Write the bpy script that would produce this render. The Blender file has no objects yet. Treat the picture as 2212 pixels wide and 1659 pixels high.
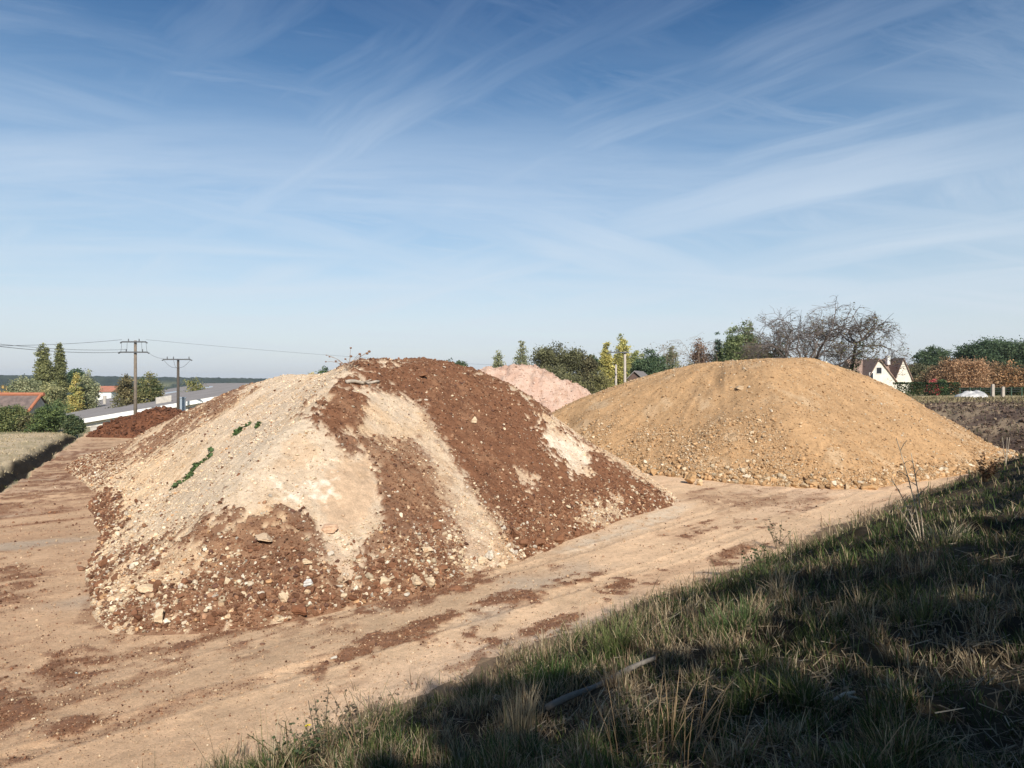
import bpy, math, random
import numpy as np
from mathutils import Vector

C = bpy.context.scene.collection
R = math.radians
rng = np.random.default_rng(11)
random.seed(11)

# ------------------------------------------------------------------ camera
H, F, CX, CY, VS = 4.0, 683.0, 512.0, 384.0, 0.46313
cam = bpy.data.cameras.new('camera')
cam.lens = 24.0; cam.sensor_width = 36.0; cam.clip_end = 12000; cam.clip_start = 0.05
camo = bpy.data.objects.new('camera', cam); C.objects.link(camo)
camo.location = (0, 0, H); camo.rotation_euler = (R(90), 0, 0)
bpy.context.scene.camera = camo

# ------------------------------------------------------------------ light, sky, exposure
SUN_EL, SUN_AZ = R(35), R(165)          # azimuth clockwise from +Y
sdir = Vector((math.sin(SUN_AZ)*math.cos(SUN_EL), math.cos(SUN_AZ)*math.cos(SUN_EL), math.sin(SUN_EL)))
sun = bpy.data.lights.new('sun', 'SUN'); sun.energy = 4.4; sun.angle = R(0.5); sun.color = (1.0, 0.93, 0.83)
suno = bpy.data.objects.new('sun', sun); C.objects.link(suno)
suno.rotation_euler = (-sdir).to_track_quat('-Z', 'Y').to_euler(); suno.location = (20, -40, 40)
vs = bpy.context.scene.view_settings
vs.view_transform = 'Standard'; vs.look = 'None'; vs.gamma = 1; vs.use_curve_mapping = False; vs.exposure = 0.55

class NT:
    """small node-tree writer"""
    def __init__(s, tree): s.t = tree; s.t.nodes.clear()
    def n(s, typ, ins=None, **kw):
        nd = s.t.nodes.new(typ)
        for k, v in kw.items(): setattr(nd, k, v)
        for k, v in (ins or {}).items():
            if hasattr(v, 'is_output') or isinstance(v, bpy.types.NodeSocket): s.t.links.new(v, nd.inputs[k])
            else: nd.inputs[k].default_value = v
        return nd
    def math(s, op, a, b=None, clamp=False):
        nd = s.n('ShaderNodeMath', {0: a}, operation=op, use_clamp=clamp)
        if b is not None:
            if isinstance(b, bpy.types.NodeSocket): s.t.links.new(b, nd.inputs[1])
            else: nd.inputs[1].default_value = b
        return nd.outputs[0]
    def mix(s, fac, a, b, blend='MIX'):
        nd = s.n('ShaderNodeMix', data_type='RGBA', blend_type=blend)
        for i, v in ((0, fac), (6, a), (7, b)):
            if isinstance(v, bpy.types.NodeSocket): s.t.links.new(v, nd.inputs[i])
            else: nd.inputs[i].default_value = v if i == 0 else tuple(v)+((1,) if len(v) == 3 else ())
        return nd.outputs[2]
    def ramp(s, fac, stops, interp='LINEAR'):
        nd = s.n('ShaderNodeValToRGB', {0: fac}); cr = nd.color_ramp; cr.interpolation = interp
        while len(cr.elements) < len(stops): cr.elements.new(0.5)
        for e, (p, c) in zip(cr.elements, stops):
            e.position = p; e.color = tuple(c)+((1,) if len(c) == 3 else ()) if not isinstance(c, float) else (c, c, c, 1)
        return nd.outputs[0]

world = bpy.data.worlds.new('World'); bpy.context.scene.world = world; world.use_nodes = True
w = NT(world.node_tree)
sky = w.n('ShaderNodeTexSky', sky_type='NISHITA', sun_disc=False, sun_elevation=SUN_EL, sun_rotation=SUN_AZ,
          altitude=100, air_density=1.15, dust_density=0.7, ozone_density=2.2)
tc = w.n('ShaderNodeTexCoord')
sep = w.n('ShaderNodeSeparateXYZ', {0: tc.outputs['Generated']})
zc = w.math('MAXIMUM', sep.outputs[2], 0.0)
zz = w.math('ADD', zc, 0.10)
pxn = w.math('DIVIDE', sep.outputs[0], zz); pyn = w.math('DIVIDE', sep.outputs[1], zz)
plane = w.n('ShaderNodeCombineXYZ', {0: pxn, 1: pyn, 2: 0.0}).outputs[0]
warp = w.n('ShaderNodeTexNoise', {'Vector': plane, 'Scale': 0.7, 'Detail': 3.0}).outputs['Color']
wv = w.n('ShaderNodeVectorMath', {0: warp, 1: (0.5, 0.5, 0.5)}, operation='SUBTRACT').outputs[0]
wv = w.n('ShaderNodeVectorMath', {0: wv, 'Scale': 0.40}, operation='SCALE').outputs[0]
pw = w.n('ShaderNodeVectorMath', {0: plane, 1: wv}, operation='ADD').outputs[0]
def streak(rot, sx, sy, scale, loc, lo, hi, rough=0.62):
    m = w.n('ShaderNodeMapping', {'Vector': pw, 'Rotation': (0, 0, R(rot))}).outputs[0]
    m = w.n('ShaderNodeMapping', {'Vector': m, 'Scale': (sx, sy, 1), 'Location': loc}).outputs[0]
    v = w.n('ShaderNodeTexNoise', {'Vector': m, 'Scale': scale, 'Detail': 9.0, 'Roughness': rough, 'Distortion': 0.25}).outputs['Fac']
    return w.ramp(v, [(lo, 0.0), (hi, 1.0)], 'EASE')
s1 = streak(46, 1.0, 0.10, 1.5, (3.1, 1.7, 0), 0.38, 0.68)
s2 = streak(-44, 1.0, 0.09, 1.8, (7.3, 4.2, 0), 0.38, 0.68)
s4 = streak(66, 1.0, 0.14, 3.2, (9.1, 3.3, 0), 0.42, 0.70, 0.7)
s3 = streak(82, 1.0, 0.16, 1.5, (1.4, 8.2, 0), 0.36, 0.70)
big = w.n('ShaderNodeTexNoise', {'Vector': plane, 'Scale': 0.45, 'Detail': 3.0}).outputs['Fac']
bigr = w.ramp(big, [(0.36, 0.30), (0.60, 1.0)])
big2 = w.n('ShaderNodeTexNoise', {'Vector': w.n('ShaderNodeMapping', {'Vector': plane, 'Location': (2.6, 6.4, 0)}).outputs[0], 'Scale': 0.5, 'Detail': 3.0}).outputs['Fac']
bigr2 = w.ramp(big2, [(0.36, 0.30), (0.60, 1.0)])
cl = w.math('MAXIMUM', w.math('MAXIMUM', w.math('MULTIPLY', s1, bigr), w.math('MULTIPLY', s2, bigr2)), w.math('MULTIPLY', s3, w.ramp(zc, [(0.0, 0.95), (0.26, 0.85), (0.40, 0.35), (0.6, 0.15)])))
cl = w.math('MAXIMUM', cl, w.math('MULTIPLY', s4, 0.6))
cl = w.math('MULTIPLY', cl, w.ramp(zc, [(0.0, 0.62), (0.28, 0.56), (0.46, 0.36), (0.7, 0.25)]))
sc6 = w.n('ShaderNodeVectorMath', {0: sky.outputs[0], 'Scale': 1/6.0}, operation='SCALE').outputs[0]
sc6 = w.n('ShaderNodeGamma', {0: sc6, 1: 1.28}).outputs[0]
sc6 = w.n('ShaderNodeVectorMath', {0: sc6, 'Scale': 6.0}, operation='SCALE').outputs[0]
deep = w.n('ShaderNodeHueSaturation', {'Color': sc6, 'Saturation': 1.0, 'Value': 0.84}).outputs[0]
tint = w.ramp(zc, [(0.0, (1.0, 0.96, 1.0)), (0.15, (.88, .96, 1.0)), (0.55, (.40, 1.0, 1.02))])
deep = w.mix(1.0, deep, tint, 'MULTIPLY')
lum = w.ramp(zc, [(0.0, (4.75, 5.25, 5.75)), (0.25, (5.0, 5.6, 6.3)), (0.48, (3.2, 4.0, 5.2)), (0.8, (2.6, 3.4, 4.6))])
haze_f = w.ramp(zc, [(0.0, 0.85), (0.12, 0.62), (0.30, 0.25), (0.5, 0.05)])
skyc = w.mix(haze_f, deep, lum)
tone = w.ramp(zc, [(0.0, (1, .99, 1)), (0.08, (1, .99, .99)), (0.19, (.84, .90, .93)), (0.324, (.76, .84, .91)), (0.48, (.20, .47, .69)), (0.75, (.14, .38, .6))])
skyc = w.mix(1.0, skyc, tone, 'MULTIPLY')
skyc = w.mix(cl, skyc, lum)
bg = w.n('ShaderNodeBackground', {'Color': skyc, 'Strength': 0.10})
w.n('ShaderNodeOutputWorld', {0: bg.outputs[0]})

# ------------------------------------------------------------------ numpy helpers
def hsh(ix, iy, seed):
    h = (ix.astype(np.int64)*374761393 + iy.astype(np.int64)*668265263 + seed*1442695041) & 0xffffffff
    h = ((h ^ (h >> 13))*1274126177) & 0xffffffff
    h = h ^ (h >> 16)
    return h/4294967295.0
def vn(x, y, seed=0):
    ix = np.floor(x); iy = np.floor(y); fx = x-ix; fy = y-iy
    ix = ix.astype(np.int64); iy = iy.astype(np.int64)
    u = fx*fx*fx*(fx*(fx*6-15)+10); v = fy*fy*fy*(fy*(fy*6-15)+10)
    a = hsh(ix, iy, seed); b = hsh(ix+1, iy, seed); c = hsh(ix, iy+1, seed); d = hsh(ix+1, iy+1, seed)
    return ((a*(1-u)+b*u)*(1-v)+(c*(1-u)+d*u)*v)*2-1
def fbm(x, y, scale, octv=4, seed=0, gain=0.5):
    x = np.asarray(x, float)/scale; y = np.asarray(y, float)/scale
    s = 0; a = 1.0; t = 0
    for o in range(octv):
        c, sn = math.cos(o*0.7), math.sin(o*0.7)
        s = s+a*vn(c*x-sn*y+o*17.3, sn*x+c*y-o*9.1, seed+o*31); t += a; a *= gain; x = x*2.03; y = y*2.03
    return s/t
def cells(x, y, scale, seed=0):
    """distance to the nearest jittered cell point, in cell units, and that cell's random number"""
    x = np.asarray(x, float)/scale; y = np.asarray(y, float)/scale
    ix = np.floor(x).astype(np.int64); iy = np.floor(y).astype(np.int64)
    best = np.full(x.shape, 9.0); bid = np.zeros(x.shape)
    for dx in (-1, 0, 1):
        for dy in (-1, 0, 1):
            jx = ix+dx; jy = iy+dy
            px_ = jx+hsh(jx, jy, seed); py_ = jy+hsh(jx, jy, seed+7)
            d = np.hypot(x-px_, y-py_); m = d < best
            best = np.where(m, d, best); bid = np.where(m, hsh(jx, jy, seed+13), bid)
    return best, bid
def sdpoly(x, y, poly):
    """signed distance to a polygon, positive inside"""
    P = np.asarray(poly, float); n = len(P)
    d = np.full(np.shape(x), 1e18); ins = np.zeros(np.shape(x), bool)
    for i in range(n):
        ax, ay = P[i]; bx, by = P[(i+1) % n]
        ex, ey = bx-ax, by-ay; wx = x-ax; wy = y-ay
        t = np.clip((wx*ex+wy*ey)/(ex*ex+ey*ey+1e-12), 0, 1)
        d = np.minimum(d, (wx-ex*t)**2+(wy-ey*t)**2)
        c = (ay > y) != (by > y)
        if abs(by-ay) > 1e-12: ins ^= c & (x < (bx-ax)*(y-ay)/(by-ay)+ax)
    d = np.sqrt(d)
    return np.where(ins, d, -d)
def chaikin(poly, n=2):
    P = np.asarray(poly, float)
    for _ in range(n):
        Q = np.roll(P, -1, 0); P = np.stack([P*.75+Q*.25, P*.25+Q*.75], 1).reshape(-1, 2)
    return P
def sst(x, a, b):
    t = np.clip((x-a)/(b-a), 0, 1); return t*t*(3-2*t)
def smin(a, b, k):
    h = np.clip(0.5+0.5*(b-a)/k, 0, 1); return b*(1-h)+a*h-k*h*(1-h)
def view(x, y, z):
    """where a point of the place stands in the photograph (2211 px wide)"""
    yy = np.maximum(y, 0.3)
    return (CX+F*x/yy)/VS, (CY+F*(H-z)/yy)/VS
def lerp(a, b, t):
    return np.asarray(a)*(1-t)[..., None]+np.asarray(b)*t[..., None]

# ------------------------------------------------------------------ object helpers
WL = {}
def put(o, parent=None):
    C.objects.link(o)
    if parent is not None: o.parent = parent
    return o
def tag(o, label=None, cat=None, group=None, kind=None):
    if label: o['label'] = label
    if cat: o['category'] = cat
    if group: o['group'] = group
    if kind: o['kind'] = kind
    return o
def empty(name, label, cat, loc, group=None):
    o = bpy.data.objects.new(name, None); o.location = loc; o.empty_display_size = 0.3
    put(o); WL[o.name] = np.array(loc, float)
    return tag(o, label, cat, group)
def mesh_obj(name, V, faces, mat, parent=None, col=None, smooth=False, loc=None):
    """faces: list of integer arrays (n,k). V in world coordinates; loc = where the object's origin goes"""
    V = np.asarray(V, np.float64)
    org = np.zeros(3)
    if parent is not None: org = WL.get(parent.name, np.zeros(3))
    elif loc is not None: org = np.asarray(loc, float)
    me = bpy.data.meshes.new(name)
    faces = [np.asarray(f, np.int32) for f in faces if len(f)]
    me.vertices.add(len(V)); me.vertices.foreach_set('co', (V-org).astype(np.float32).ravel())
    loops = np.concatenate([f.ravel() for f in faces]); tot = np.concatenate([np.full(len(f), f.shape[1], np.int32) for f in faces])
    me.loops.add(len(loops)); me.loops.foreach_set('vertex_index', loops)
    me.polygons.add(len(tot)); st = np.zeros(len(tot), np.int32); st[1:] = np.cumsum(tot)[:-1]
    me.polygons.foreach_set('loop_start', st); me.polygons.foreach_set('loop_total', tot)
    me.polygons.foreach_set('use_smooth', np.full(len(tot), smooth))
    if col is not None:
        a = me.color_attributes.new('Col', 'FLOAT_COLOR', 'POINT')
        c4 = np.ones((len(V), 4), np.float32); c4[:, :3] = col; a.data.foreach_set('color', c4.ravel())
    me.update(calc_edges=True); me.validate()
    me.materials.append(mat)
    o = bpy.data.objects.new(name, me); put(o, parent)
    if parent is None: o.location = org
    WL[o.name] = org
    return o
class MB:
    """gathers shapes for ONE mesh"""
    def __init__(s): s.V = []; s.F = {}; s.c = []; s.n = 0
    def add(s, V, faces, col=None):
        V = np.asarray(V, float).reshape(-1, 3)
        for f in faces:
            f = np.asarray(f, np.int64)
            if len(f): s.F.setdefault(f.shape[1], []).append(f+s.n)
        s.V.append(V)
        c = np.asarray(col if col is not None else (0.5, 0.5, 0.5), float)
        s.c.append(np.broadcast_to(c, V.shape)); s.n += len(V)
        return s
    def box(s, x0, x1, y0, y1, z0, z1, rot=0, piv=(0, 0), col=None):
        V = np.array([(x, y, z) for z in (z0, z1) for y in (y0, y1) for x in (x0, x1)], float)
        if rot:
            c, sn = math.cos(rot), math.sin(rot); X = V[:, 0]-piv[0]; Y = V[:, 1]-piv[1]
            V[:, 0] = c*X-sn*Y+piv[0]; V[:, 1] = sn*X+c*Y+piv[1]
        return s.add(V, [[(0, 2, 3, 1), (4, 5, 7, 6), (0, 1, 5, 4), (2, 6, 7, 3), (0, 4, 6, 2), (1, 3, 7, 5)]], col)
    def tube(s, pts, rad, k=6, col=None, cap=True):
        pts = np.asarray(pts, float); n = len(pts); rad = np.broadcast_to(np.asarray(rad, float), (n,))
        tg = np.gradient(pts, axis=0); tg /= np.linalg.norm(tg, axis=1)[:, None]+1e-9
        up = np.array((0, 0, 1.0)) if abs(tg[:, 2]).mean() < 0.85 else np.array((1.0, 0, 0))
        a = np.cross(tg, up); a /= np.linalg.norm(a, axis=1)[:, None]+1e-9; b = np.cross(tg, a)
        th = np.arange(k)*2*math.pi/k
        V = pts[:, None]+rad[:, None, None]*(np.cos(th)[None, :, None]*a[:, None]+np.sin(th)[None, :, None]*b[:, None])
        i = np.arange(n-1)[:, None]*k; j = np.arange(k)[None]; j2 = (j+1) % k
        q = np.stack([i+j, i+j2, i+k+j2, i+k+j], -1).reshape(-1, 4)
        fs = [q]
        if cap: fs += [np.array([np.arange(k)[::-1]]), np.array([np.arange(k)+(n-1)*k])]
        return s.add(V.reshape(-1, 3), fs, col)
    def quad(s, p, col=None): return s.add(p, [[tuple(range(len(p)))]], col)
    def build(s, name, mat, parent=None, smooth=False, loc=None):
        return mesh_obj(name, np.concatenate(s.V), [np.concatenate(f) for f in s.F.values()], mat, parent, np.concatenate(s.c), smooth, loc)

# ------------------------------------------------------------------ materials
def new_mat(name):
    m = bpy.data.materials.new(name); m.use_nodes = True
    return m, NT(m.node_tree)
def finish(t, col, rough=0.9, bump=None, spec=0.2, extra=None):
    ins = {'Base Color': col, 'Roughness': rough, 'Specular IOR Level': spec}
    if bump is not None: ins['Normal'] = bump
    p = t.n('ShaderNodeBsdfPrincipled', ins)
    t.n('ShaderNodeOutputMaterial', {0: p.outputs[0]})
def attr_mat(name, rough=0.95, grain=None, bump=None, spec=0.1, var=0.18):
    """albedo from the mesh's own colours, broken up by object-space grain"""
    m, t = new_mat(name)
    a = t.n('ShaderNodeAttribute', attribute_name='Col').outputs['Color']
    co = t.n('ShaderNodeTexCoord').outputs['Object']
    col = a; nrm = None
    if grain:
        for sc, k in grain:
            nz = t.n('ShaderNodeTexNoise', {'Vector': co, 'Scale': sc, 'Detail': 5.0, 'Roughness': 0.65}).outputs['Fac']
            v = t.ramp(nz, [(0.28, 1-k), (0.72, 1+k)])
            # ramp clamps at 1, so scale by two halves
            col = t.mix(1.0, col, v, 'MULTIPLY')
    if bump:
        hgt = None
        for sc, k in bump:
            nz = t.n('ShaderNodeTexNoise', {'Vector': co, 'Scale': sc, 'Detail': 6.0, 'Roughness': 0.7}).outputs['Fac']
            nz = t.math('MULTIPLY', nz, k)
            hgt = nz if hgt is None else t.math('ADD', hgt, nz)
        nrm = t.n('ShaderNodeBump', {'Height': hgt, 'Strength': 1.0, 'Distance': 1.0}).outputs[0]
    finish(t, col, rough, nrm, spec)
    return m
def leaf_mat(name, trans=0.35):
    m, t = new_mat(name)
    a = t.n('ShaderNodeAttribute', attribute_name='Col').outputs['Color']
    d = t.n('ShaderNodeBsdfPrincipled', {'Base Color': a, 'Roughness': 0.65, 'Specular IOR Level': 0.25})
    tr = t.n('ShaderNodeBsdfTranslucent', {'Color': a})
    mx = t.n('ShaderNodeMixShader', {0: trans, 1: d.outputs[0], 2: tr.outputs[0]})
    t.n('ShaderNodeOutputMaterial', {0: mx.outputs[0]})
    return m
def plain(name, c, rough=0.8, noise=None, c2=None, bump=0.0, spec=0.3, lo=0.35, hi=0.65, metal=0.0):
    m, t = new_mat(name)
    co = t.n('ShaderNodeTexCoord').outputs['Object']
    col = tuple(c)+(1,); nrm = None
    if noise:
        nz = t.n('ShaderNodeTexNoise', {'Vector': co, 'Scale': noise, 'Detail': 6.0, 'Roughness': 0.65}).outputs['Fac']
        col = t.ramp(nz, [(lo, c), (hi, c2 or tuple(v*0.75 for v in c))])
        if bump: nrm = t.n('ShaderNodeBump', {'Height': nz, 'Strength': 1.0, 'Distance': bump}).outputs[0]
    finish(t, col, rough, nrm, spec)
    return m
M = dict(
    ground=attr_mat('yard earth', grain=[(1.3, .10), (9, .16), (45, .20), (140, .18)], bump=[(14, .016), (60, .012), (160, .005)]),
    soil=attr_mat('tipped soil', grain=[(11, .16), (48, .22)], bump=[(22, .03), (75, .012)]),
    stone=attr_mat('stone', grain=[(16, .18), (70, .16)], bump=[(25, .014), (90, .006)], spec=0.2),
    leaf=leaf_mat('leaf'), grass=leaf_mat('grass blade', 0.3),
    bark=attr_mat('bark', grain=[(9, .25)], bump=[(12, .03)]),
    plaster=plain('white plaster', (0.72, 0.68, 0.59), 0.9, 0.9, (0.60, 0.56, 0.47)),
    concrete=plain('concrete', (0.50, 0.46, 0.40), 0.9, 3.0, (0.36, 0.33, 0.29)),
    polewood=plain('weathered pole', (0.20, 0.165, 0.13), 0.9, 4.0, (0.13, 0.105, 0.08)),
    polegrey=plain('grey concrete pole', (0.42, 0.37, 0.32), 0.9, 3.0, (0.33, 0.29, 0.25)),
    darkmetal=plain('dark metal', (0.09, 0.095, 0.10), 0.6),
    wire=plain('wire', (0.06, 0.065, 0.07), 0.6),
    felt=plain('grey roofing felt', (0.235, 0.218, 0.212), 0.95, 0.35, (0.29, 0.27, 0.262), spec=0),
    feltlight=plain('pale roofing patch', (0.30, 0.285, 0.27), 0.95, 1.0, (0.30, 0.29, 0.28), spec=0),
    blue=plain('blue tarpaulin', (0.10, 0.19, 0.42), 0.6),
    glass=plain('window glass', (0.03, 0.035, 0.04), 0.08, spec=0.6),
    zinc=plain('zinc pipe', (0.33, 0.38, 0.43), 0.5, 5.0, (0.27, 0.31, 0.36)),
    roofbrown=plain('brown roof tiles', (0.32, 0.225, 0.18), 0.9, 2.0, (0.24, 0.165, 0.13)),
    roofred=plain('red roof tiles', (0.42, 0.17, 0.11), 0.9, 1.0, (0.34, 0.15, 0.10)),
    orange=plain('orange ridge tiles', (0.40, 0.15, 0.08), 0.85, 4.0, (0.30, 0.12, 0.07)),
    shedroof=plain('old grey tiles', (0.20, 0.15, 0.135), 0.9, 2.2, (0.12, 0.095, 0.09)),
    slate=plain('grey slates', (0.22, 0.20, 0.195), 0.85, 3.0, (0.17, 0.155, 0.15)),
    brickdark=plain('brown boards', (0.12, 0.075, 0.06), 0.9, 3.0, (0.09, 0.06, 0.05)),
    paint=plain('white paint', (0.78, 0.77, 0.74), 0.7, 3.0, (0.70, 0.69, 0.66)),
    tarp=plain('dirty white sheeting', (0.56, 0.55, 0.53), 0.6, 0.8, (0.28, 0.28, 0.28), lo=0.45, hi=0.62),
    hills=attr_mat('distant woods'),
)
# ------------------------------------------------------------------ the lie of the land
def bank_depth(x, y):
    b1 = 7.05-(y-x)/math.sqrt(2)
    b2 = np.where(y > 30, x-27.0-0.02*(y-36), -50.0)
    return np.maximum(b1, b2)
def field_depth(x, y):
    return (x+19.6)*(-.887)+(y-26.4)*(-.461)
def land_z(x, y):
    x = np.asarray(x, float); y = np.asarray(y, float); r = np.hypot(x, y)
    b = bank_depth(x, y)+0.35*fbm(x, y, 2.6, 3, 5)
    zb = np.interp(b, [-.5, 0, .7, 2.4, 5, 7.4, 12, 60], [0, .06, .26, 1.12, 2.03, 2.42, 2.55, 2.6])
    fd = field_depth(x, y)+0.45*fbm(x, y, 1.5, 5, 8, .6)
    fd = fd+.5*fbm(x, y, 3.5, 2, 9)*0+.35*fbm(x, y, 3.2, 2, 9)
    zf = np.interp(fd, [-.7, -.1, .25, .6, 1.0, 1.5, 2.4, 30], [0, .04, -.38, -.44, -.25, .02, .10, .32])
    zf = zf+.16*fbm(x, y, .45, 3, 10)*sst(fd, -.3, .2)*sst(fd, 2.6, 1.6)
    zf = zf*sst(y, 66, 58)*sst(y, 4, 9)
    far = sst(r, 58, 150)
    drop = -9*sst(r, 60, 260)*sst(x/np.maximum(y, 1), 0.05, -0.35)-6*sst(r, 250, 700)
    z = zf+drop
    z = np.where(b > -.5, np.maximum(z, zb*1.0), z)
    z = z+0.05*fbm(x, y, 5, 3, 21)*(1-far)+0.018*fbm(x, y, .55, 4, 22)*(r < 70)
    # wheel ruts along the track and humps in the turf
    u = (y-x)/math.sqrt(2)
    z = z+np.where(b < 0, 0.022*fbm(u*1.0, (x+y)*.08, .8, 3, 33), 0)*(r < 60)
    for u0, wd in ((8.9, .17), (10.5, .17)):
        c = u0+.35*np.sin((x+y)*.11+u0)+.12*fbm(x, y, 3, 2, 35)-u; tr = np.exp(-(c/wd)**4)*(b < -.2)*(r < 50)*sst(fbm(x, y, 4, 2, int(u0*10)), -.45, .1)
        z = z-tr*(.020+.006*np.sin((x+y)*1.414*11+6*np.abs(c)/wd))+.010*np.exp(-((np.abs(c)-wd*1.35)/.06)**2)*(b < -.2)*(r < 50)
    tur = np.clip(b, 0, 1)
    z = z+tur*(0.11*fbm(x, y, 1.1, 2, 41)+0.06*fbm(x, y, .35, 2, 42))*(r < 60)
    z = z+np.where((b > 0) & (r > 32), 0.16*fbm(x, y, 1.6, 3, 43), 0)*(r < 90)
    return z

BROWN = np.array((.195, .092, .050)); BROWN_D = np.array((.120, .058, .034))
CREAM = np.array((.605, .475, .345)); WHITE = np.array((.70, .60, .48)); TAN = np.array((.46, .31, .19)); PEACH = np.array((.54, .38, .25))

def vmask(vx, vy, poly, soft, nz, amp):
    return sst(sdpoly(vx, vy, poly)+nz*amp, -soft, soft)

# --- ground sheet: rings round the camera, fine where the camera looks
ang = np.concatenate([np.arange(-42, 42, .088), np.arange(42, 318, 1.5)])
rad = [0.7]
while rad[-1] < 3800:
    r_ = rad[-1]; rad.append(r_+max(.02, min(r_*r_/2730*.8, r_*.03)))
rad = np.array(rad)
A, Rr = np.meshgrid(np.radians(ang), rad)
GX = (np.sin(A)*Rr).ravel(); GY = (np.cos(A)*Rr).ravel()
GZ = land_z(GX, GY)
na, nr = len(ang), len(rad)
vx, vy = view(GX, GY, GZ)
b = bank_depth(GX, GY); fd = field_depth(GX, GY); rr = np.hypot(GX, GY)
u = (GY-GX)/math.sqrt(2); v_ = (GX+GY)/math.sqrt(2)
n1 = fbm(GX, GY, 1.2, 4, 51); n2 = fbm(GX, GY, .22, 3, 52); n3 = fbm(u, v_*.12, .5, 4, 53); n4 = fbm(u, v_*.25, 1.9, 3, 54)
left = sst(vx, 900, 100)
base = lerp((.655, .455, .288), (.56, .372, .230), left)
base = base*(1+.20*n4+.14*n1+.10*n2+.14*n3)[:, None]
base = lerp(base, base*np.array((1.10, 1.12, 1.18)), sst(fbm(u, v_*.3, 2.2, 3, 57), .15, .6))           # pale dusty streaks
grey = sst(fbm(u, v_*.4, 1.6, 3, 58), .35, .7)*.55
base = lerp(base, (.40, .34, .27), grey)
warm = sst(n3+.5*n1, .12, .6)*(0.35+.10*left)
base = lerp(base, (.33, .185, .11), warm)
smears = [
 ([(-60,1425),(260,1395),(700,1352),(1000,1255),(1010,1290),(640,1405),(300,1490),(0,1650),(-60,1650)], 34, .55),
 ([(-60,1150),(120,1080),(215,1060),(200,1200),(120,1330),(-60,1350)], 34, .25),
 ([(700,1428),(760,1395),(860,1345),(960,1305),(1010,1308),(960,1345),(880,1390),(790,1415),(730,1432)], 9, 1.0),
 ([(640,1455),(690,1440),(720,1425),(690,1460)], 8, .7),
 ([(1000,1318),(1060,1290),(1158,1268),(1215,1245),(1296,1240),(1270,1256),(1180,1280),(1090,1300)], 8, .95),
 ([(1277,1276),(1320,1255),(1360,1252),(1350,1268),(1300,1282)], 7, .9),
 ([(965,1408),(1010,1378),(1075,1356),(1060,1380),(1000,1402)], 7, .8),
 ([(1136,1368),(1190,1340),(1242,1326),(1225,1348),(1170,1362)], 6, .75),
 ([(930,1450),(990,1430),(1030,1415),(1000,1450)], 6, .5),
 ([(1010,1215),(1120,1195),(1250,1205),(1240,1225),(1120,1235),(1000,1250),(900,1290),(860,1290)], 16, .6),
 ([(1540,1225),(1560,1190),(1610,1190),(1590,1215)], 8, .8),
 ([(1500,1075),(1640,1060),(1770,1075),(1700,1105),(1560,1095)], 14, .5),
 ([(1590,1130),(1640,1122),(1700,1130),(1640,1143)], 8, .8),
 ([(1660,1112),(1750,1098),(1760,1120),(1690,1130)], 9, .6),
 ([(-40,1300),(0,1195),(60,1210),(95,1240),(85,1290),(0,1310)], 22, .75),
 ([(40,1060),(100,1000),(200,960),(260,975),(240,1040),(140,1055)], 16, .75),
 ([(-40,1100),(20,1060),(60,1040),(190,1050),(205,1072),(100,1075),(0,1120)], 14, .7),
 ([(60,1440),(120,1405),(210,1405),(265,1440),(240,1460),(110,1470)], 13, .85),
 ([(-40,1470),(40,1455),(90,1500),(70,1560),(-40,1590)], 16, .95),
 ([(90,1600),(130,1530),(230,1520),(250,1560),(170,1600)], 16, .85),
 ([(-40,1620),(30,1600),(110,1580),(60,1650),(-40,1680)], 14, .6),
 ([(250,1560),(420,1490),(560,1470),(520,1490),(380,1530),(280,1580)], 14, .45),
 ([(280,1390),(420,1390),(620,1352),(820,1322),(1000,1280),(1080,1235),(1000,1240),(760,1310),(560,1345),(340,1380)], 12, .9),
 ([(185,1250),(240,1360),(290,1385),(260,1400),(180,1330)], 12, .6),
]
brown = np.zeros(len(GX)); near = (vy > 900)
for poly, soft, k in smears:
    P = np.array(poly); bb = near & (vx > P[:,0].min()-60) & (vx < P[:,0].max()+60) & (vy > P[:,1].min()-60) & (vy < P[:,1].max()+60)
    m = vmask(vx[bb], vy[bb], poly, soft*1.7, n1[bb]*.6+n2[bb]*.8+n3[bb]*.9, 30)*k
    m = m*sst(n3[bb]*1.1+n2[bb]*.6+.35*n1[bb], -.55, .15)
    brown[bb] = np.maximum(brown[bb], m*(.75+.5*np.clip(n2[bb]+.3, 0, 1)))
brown = np.maximum(brown, .8*sst(n3+.55*n2+.5*n1, .58-.15*left, .95)*(rr < 60))
ridge = 1-np.abs(fbm(u+.25*n1, v_*.07, .42, 3, 59))/.5; lines = sst(ridge+.35*n2+.25*n1, .92, 1.15)*(rr < 40)*sst(fbm(u, v_*.2, 1.5, 2, 60), -.25, .25)
brown = np.maximum(brown, lines*(.35+.15*left))
dust = vmask(vx, vy, [(1190,1190),(1240,1170),(1340,1140),(1460,1088),(1500,1090),(1420,1130),(1330,1165),(1230,1200)], 10, n1, 14)
dirt = lerp(base, BROWN*1.02+n2[:, None]*.02, np.clip(brown*1.15, 0, .95))
dirt = lerp(dirt, (.68, .57, .43), np.clip(dust*(.5+.8*n2), 0, .6))
GZ = GZ+brown*(b < 0)*(rr < 60)*(.006+.014*np.clip(n2+.2, 0, 1))
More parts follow.
